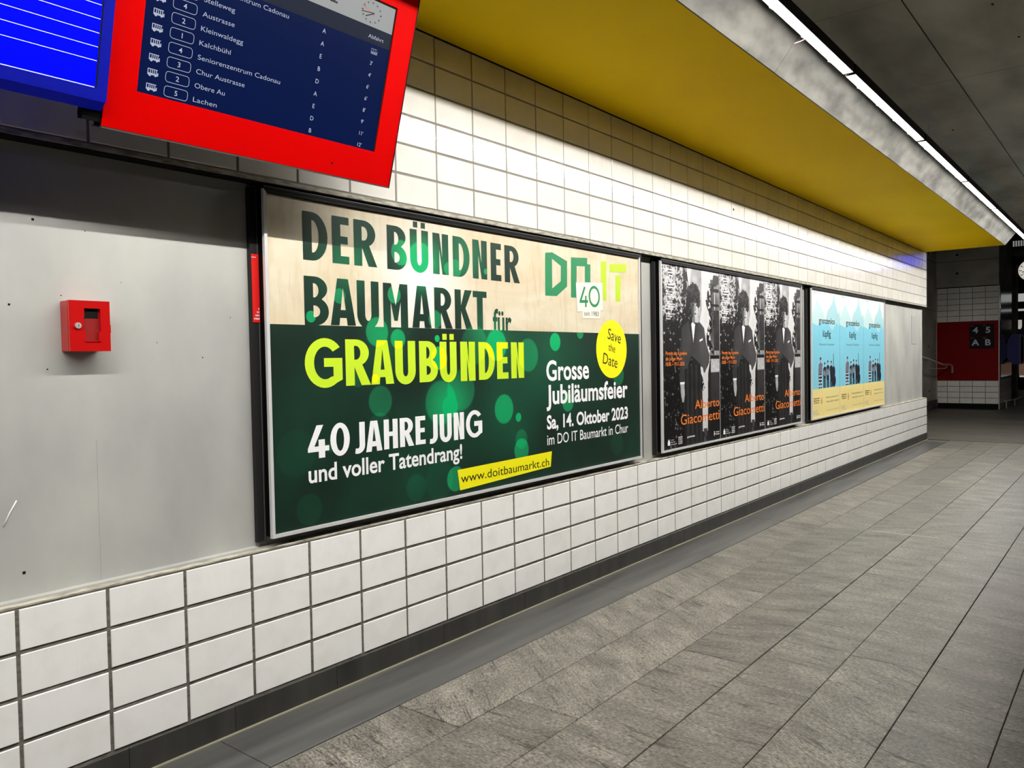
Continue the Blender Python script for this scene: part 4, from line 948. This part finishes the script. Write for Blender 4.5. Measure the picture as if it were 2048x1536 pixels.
cb = empty('ticket_machine', (20.3, 0, .97))
M_CB = mat('dark blue enamel', rgb(20, 24, 110), .45, spec=.3); M_CB2 = mat('light blue trim', rgb(120, 130, 200), .4)
prism('cabinet', [(-.046, .15), (-.158, .0), (-.300, .0), (-.300, .68), (-.157, .685), (-.07, .55), (-.046, .44)], 'x', 0, .75, M_CB, cb)
boxes('front_trim', [(.0, .06, -.308, -.300, 0, .68), (.69, .75, -.308, -.300, 0, .68), (.06, .69, -.308, -.300, .62, .68)], M_CB2, cb)
box('screen', .06, .69, -.304, -.300, .05, .62, M_BLK2, cb)
tag(cb, 'dark blue machine fixed to the side of the tiled pillar', 'machine')
gr_ = empty('guard_rail', (19.6, -.08, 0))
tube('rail', [(0, 0, .16), (1.4, -.06, .13), (2.4, -.10, .153)], .014, M_STEEL, gr_, n=8)
for x_ in (.15, 1.3): cyl('post', (x_, -.02 - .03 * x_, 0), (x_, -.02 - .03 * x_, .15), .012, M_STEEL, gr_, n=8)
tag(gr_, 'low steel guard rail on the floor beside the tiled pillar', 'guard rail')

lg = empty('ceiling_grille', (17.05, -.5, 3.30))
M_GR = mat('lit grille bars', rgb(190, 190, 190), .5, emit=(rgb(150, 150, 150), .5))
box('tray', .0, .3, -1.6, .05, .07, .09, M_BLK, lg)
for k in range(12): box('bar', 0, .02, -.04 - .042 * k, -.016 - .042 * k, -.035, .07, M_GR, lg)
for y_ in (0, -1.5): cyl('hanger', (.15, y_, .09), (.15, y_, .45), .008, M_BLK, lg, n=6)
tag(lg, 'row of short pale grille bars under the dark ceiling beyond the last tube light', 'grille')

bsg = empty('hanging_sign', (16.0, -1.55, 2.92))
M_BLUS = mat('lit blue sign face', rgb(20, 30, 220), .4, emit=((.07, .09, 1, 1), 3.6))
box('casing', .0, .14, -.62, .62, -.01, .23, M_BLK, bsg); box('lit_face', -.004, 0, -.60, .60, .0, .22, M_BLUS, bsg)
for y_ in (-.5, .5): cyl('hanger', (.07, y_, .23), (.07, y_, .83), .012, M_STEEL, bsg, n=8)
tag(bsg, 'blue lit hanging sign just outside the right edge, mirrored in the far tiles', 'sign')

tr = empty('train_carriage', (30, -3.0, 0))
M_TW = mat('glowing white train band', rgb(225, 228, 225), .4, emit=(rgb(200, 205, 200), .6)); M_TD = mat('train dark band', rgb(30, 32, 34), .3)  # white bands given a glow of their own, they are no lamps
box('body', 0, 3, -3.0, 3.78, .30, 3.2, M_TD, tr)
box('roof_band', -.02, 0, -3.0, 3.79, 2.88, 3.14, M_TW, tr)
box('stripe', -.02, 0, -3.0, 3.78, 2.57, 2.64, M_TW, tr)
for k in range(4): 
    wn = box('window', -.02, 0, 3.64 - 1.5 * k, 3.80 - 1.5 * k, 2.03, 2.28, mat('lit train window', rgb(200, 190, 180), .3, emit=(rgb(190, 180, 172), .7)), tr)
    box('window_sill', -.04, -.02, 3.66 - 1.5 * k, 3.80 - 1.5 * k, 1.98, 2.03, M_TW, wn)
box('lower_skirt', -.02, 0, -3.0, 3.72, .46, .88, mat('glowing beige train skirt', rgb(150, 128, 112), .5, emit=(rgb(110, 84, 70), .6)), tr)  # skirt brightness put in as a glow, no lamp here
box('lower_line', -.05, -.02, -3.0, 3.70, .40, .45, M_TW, tr)  # thin white line along the carriage, shares the glowing band material
tag(tr, 'distant carriage with white roof band at the far right edge', 'train')
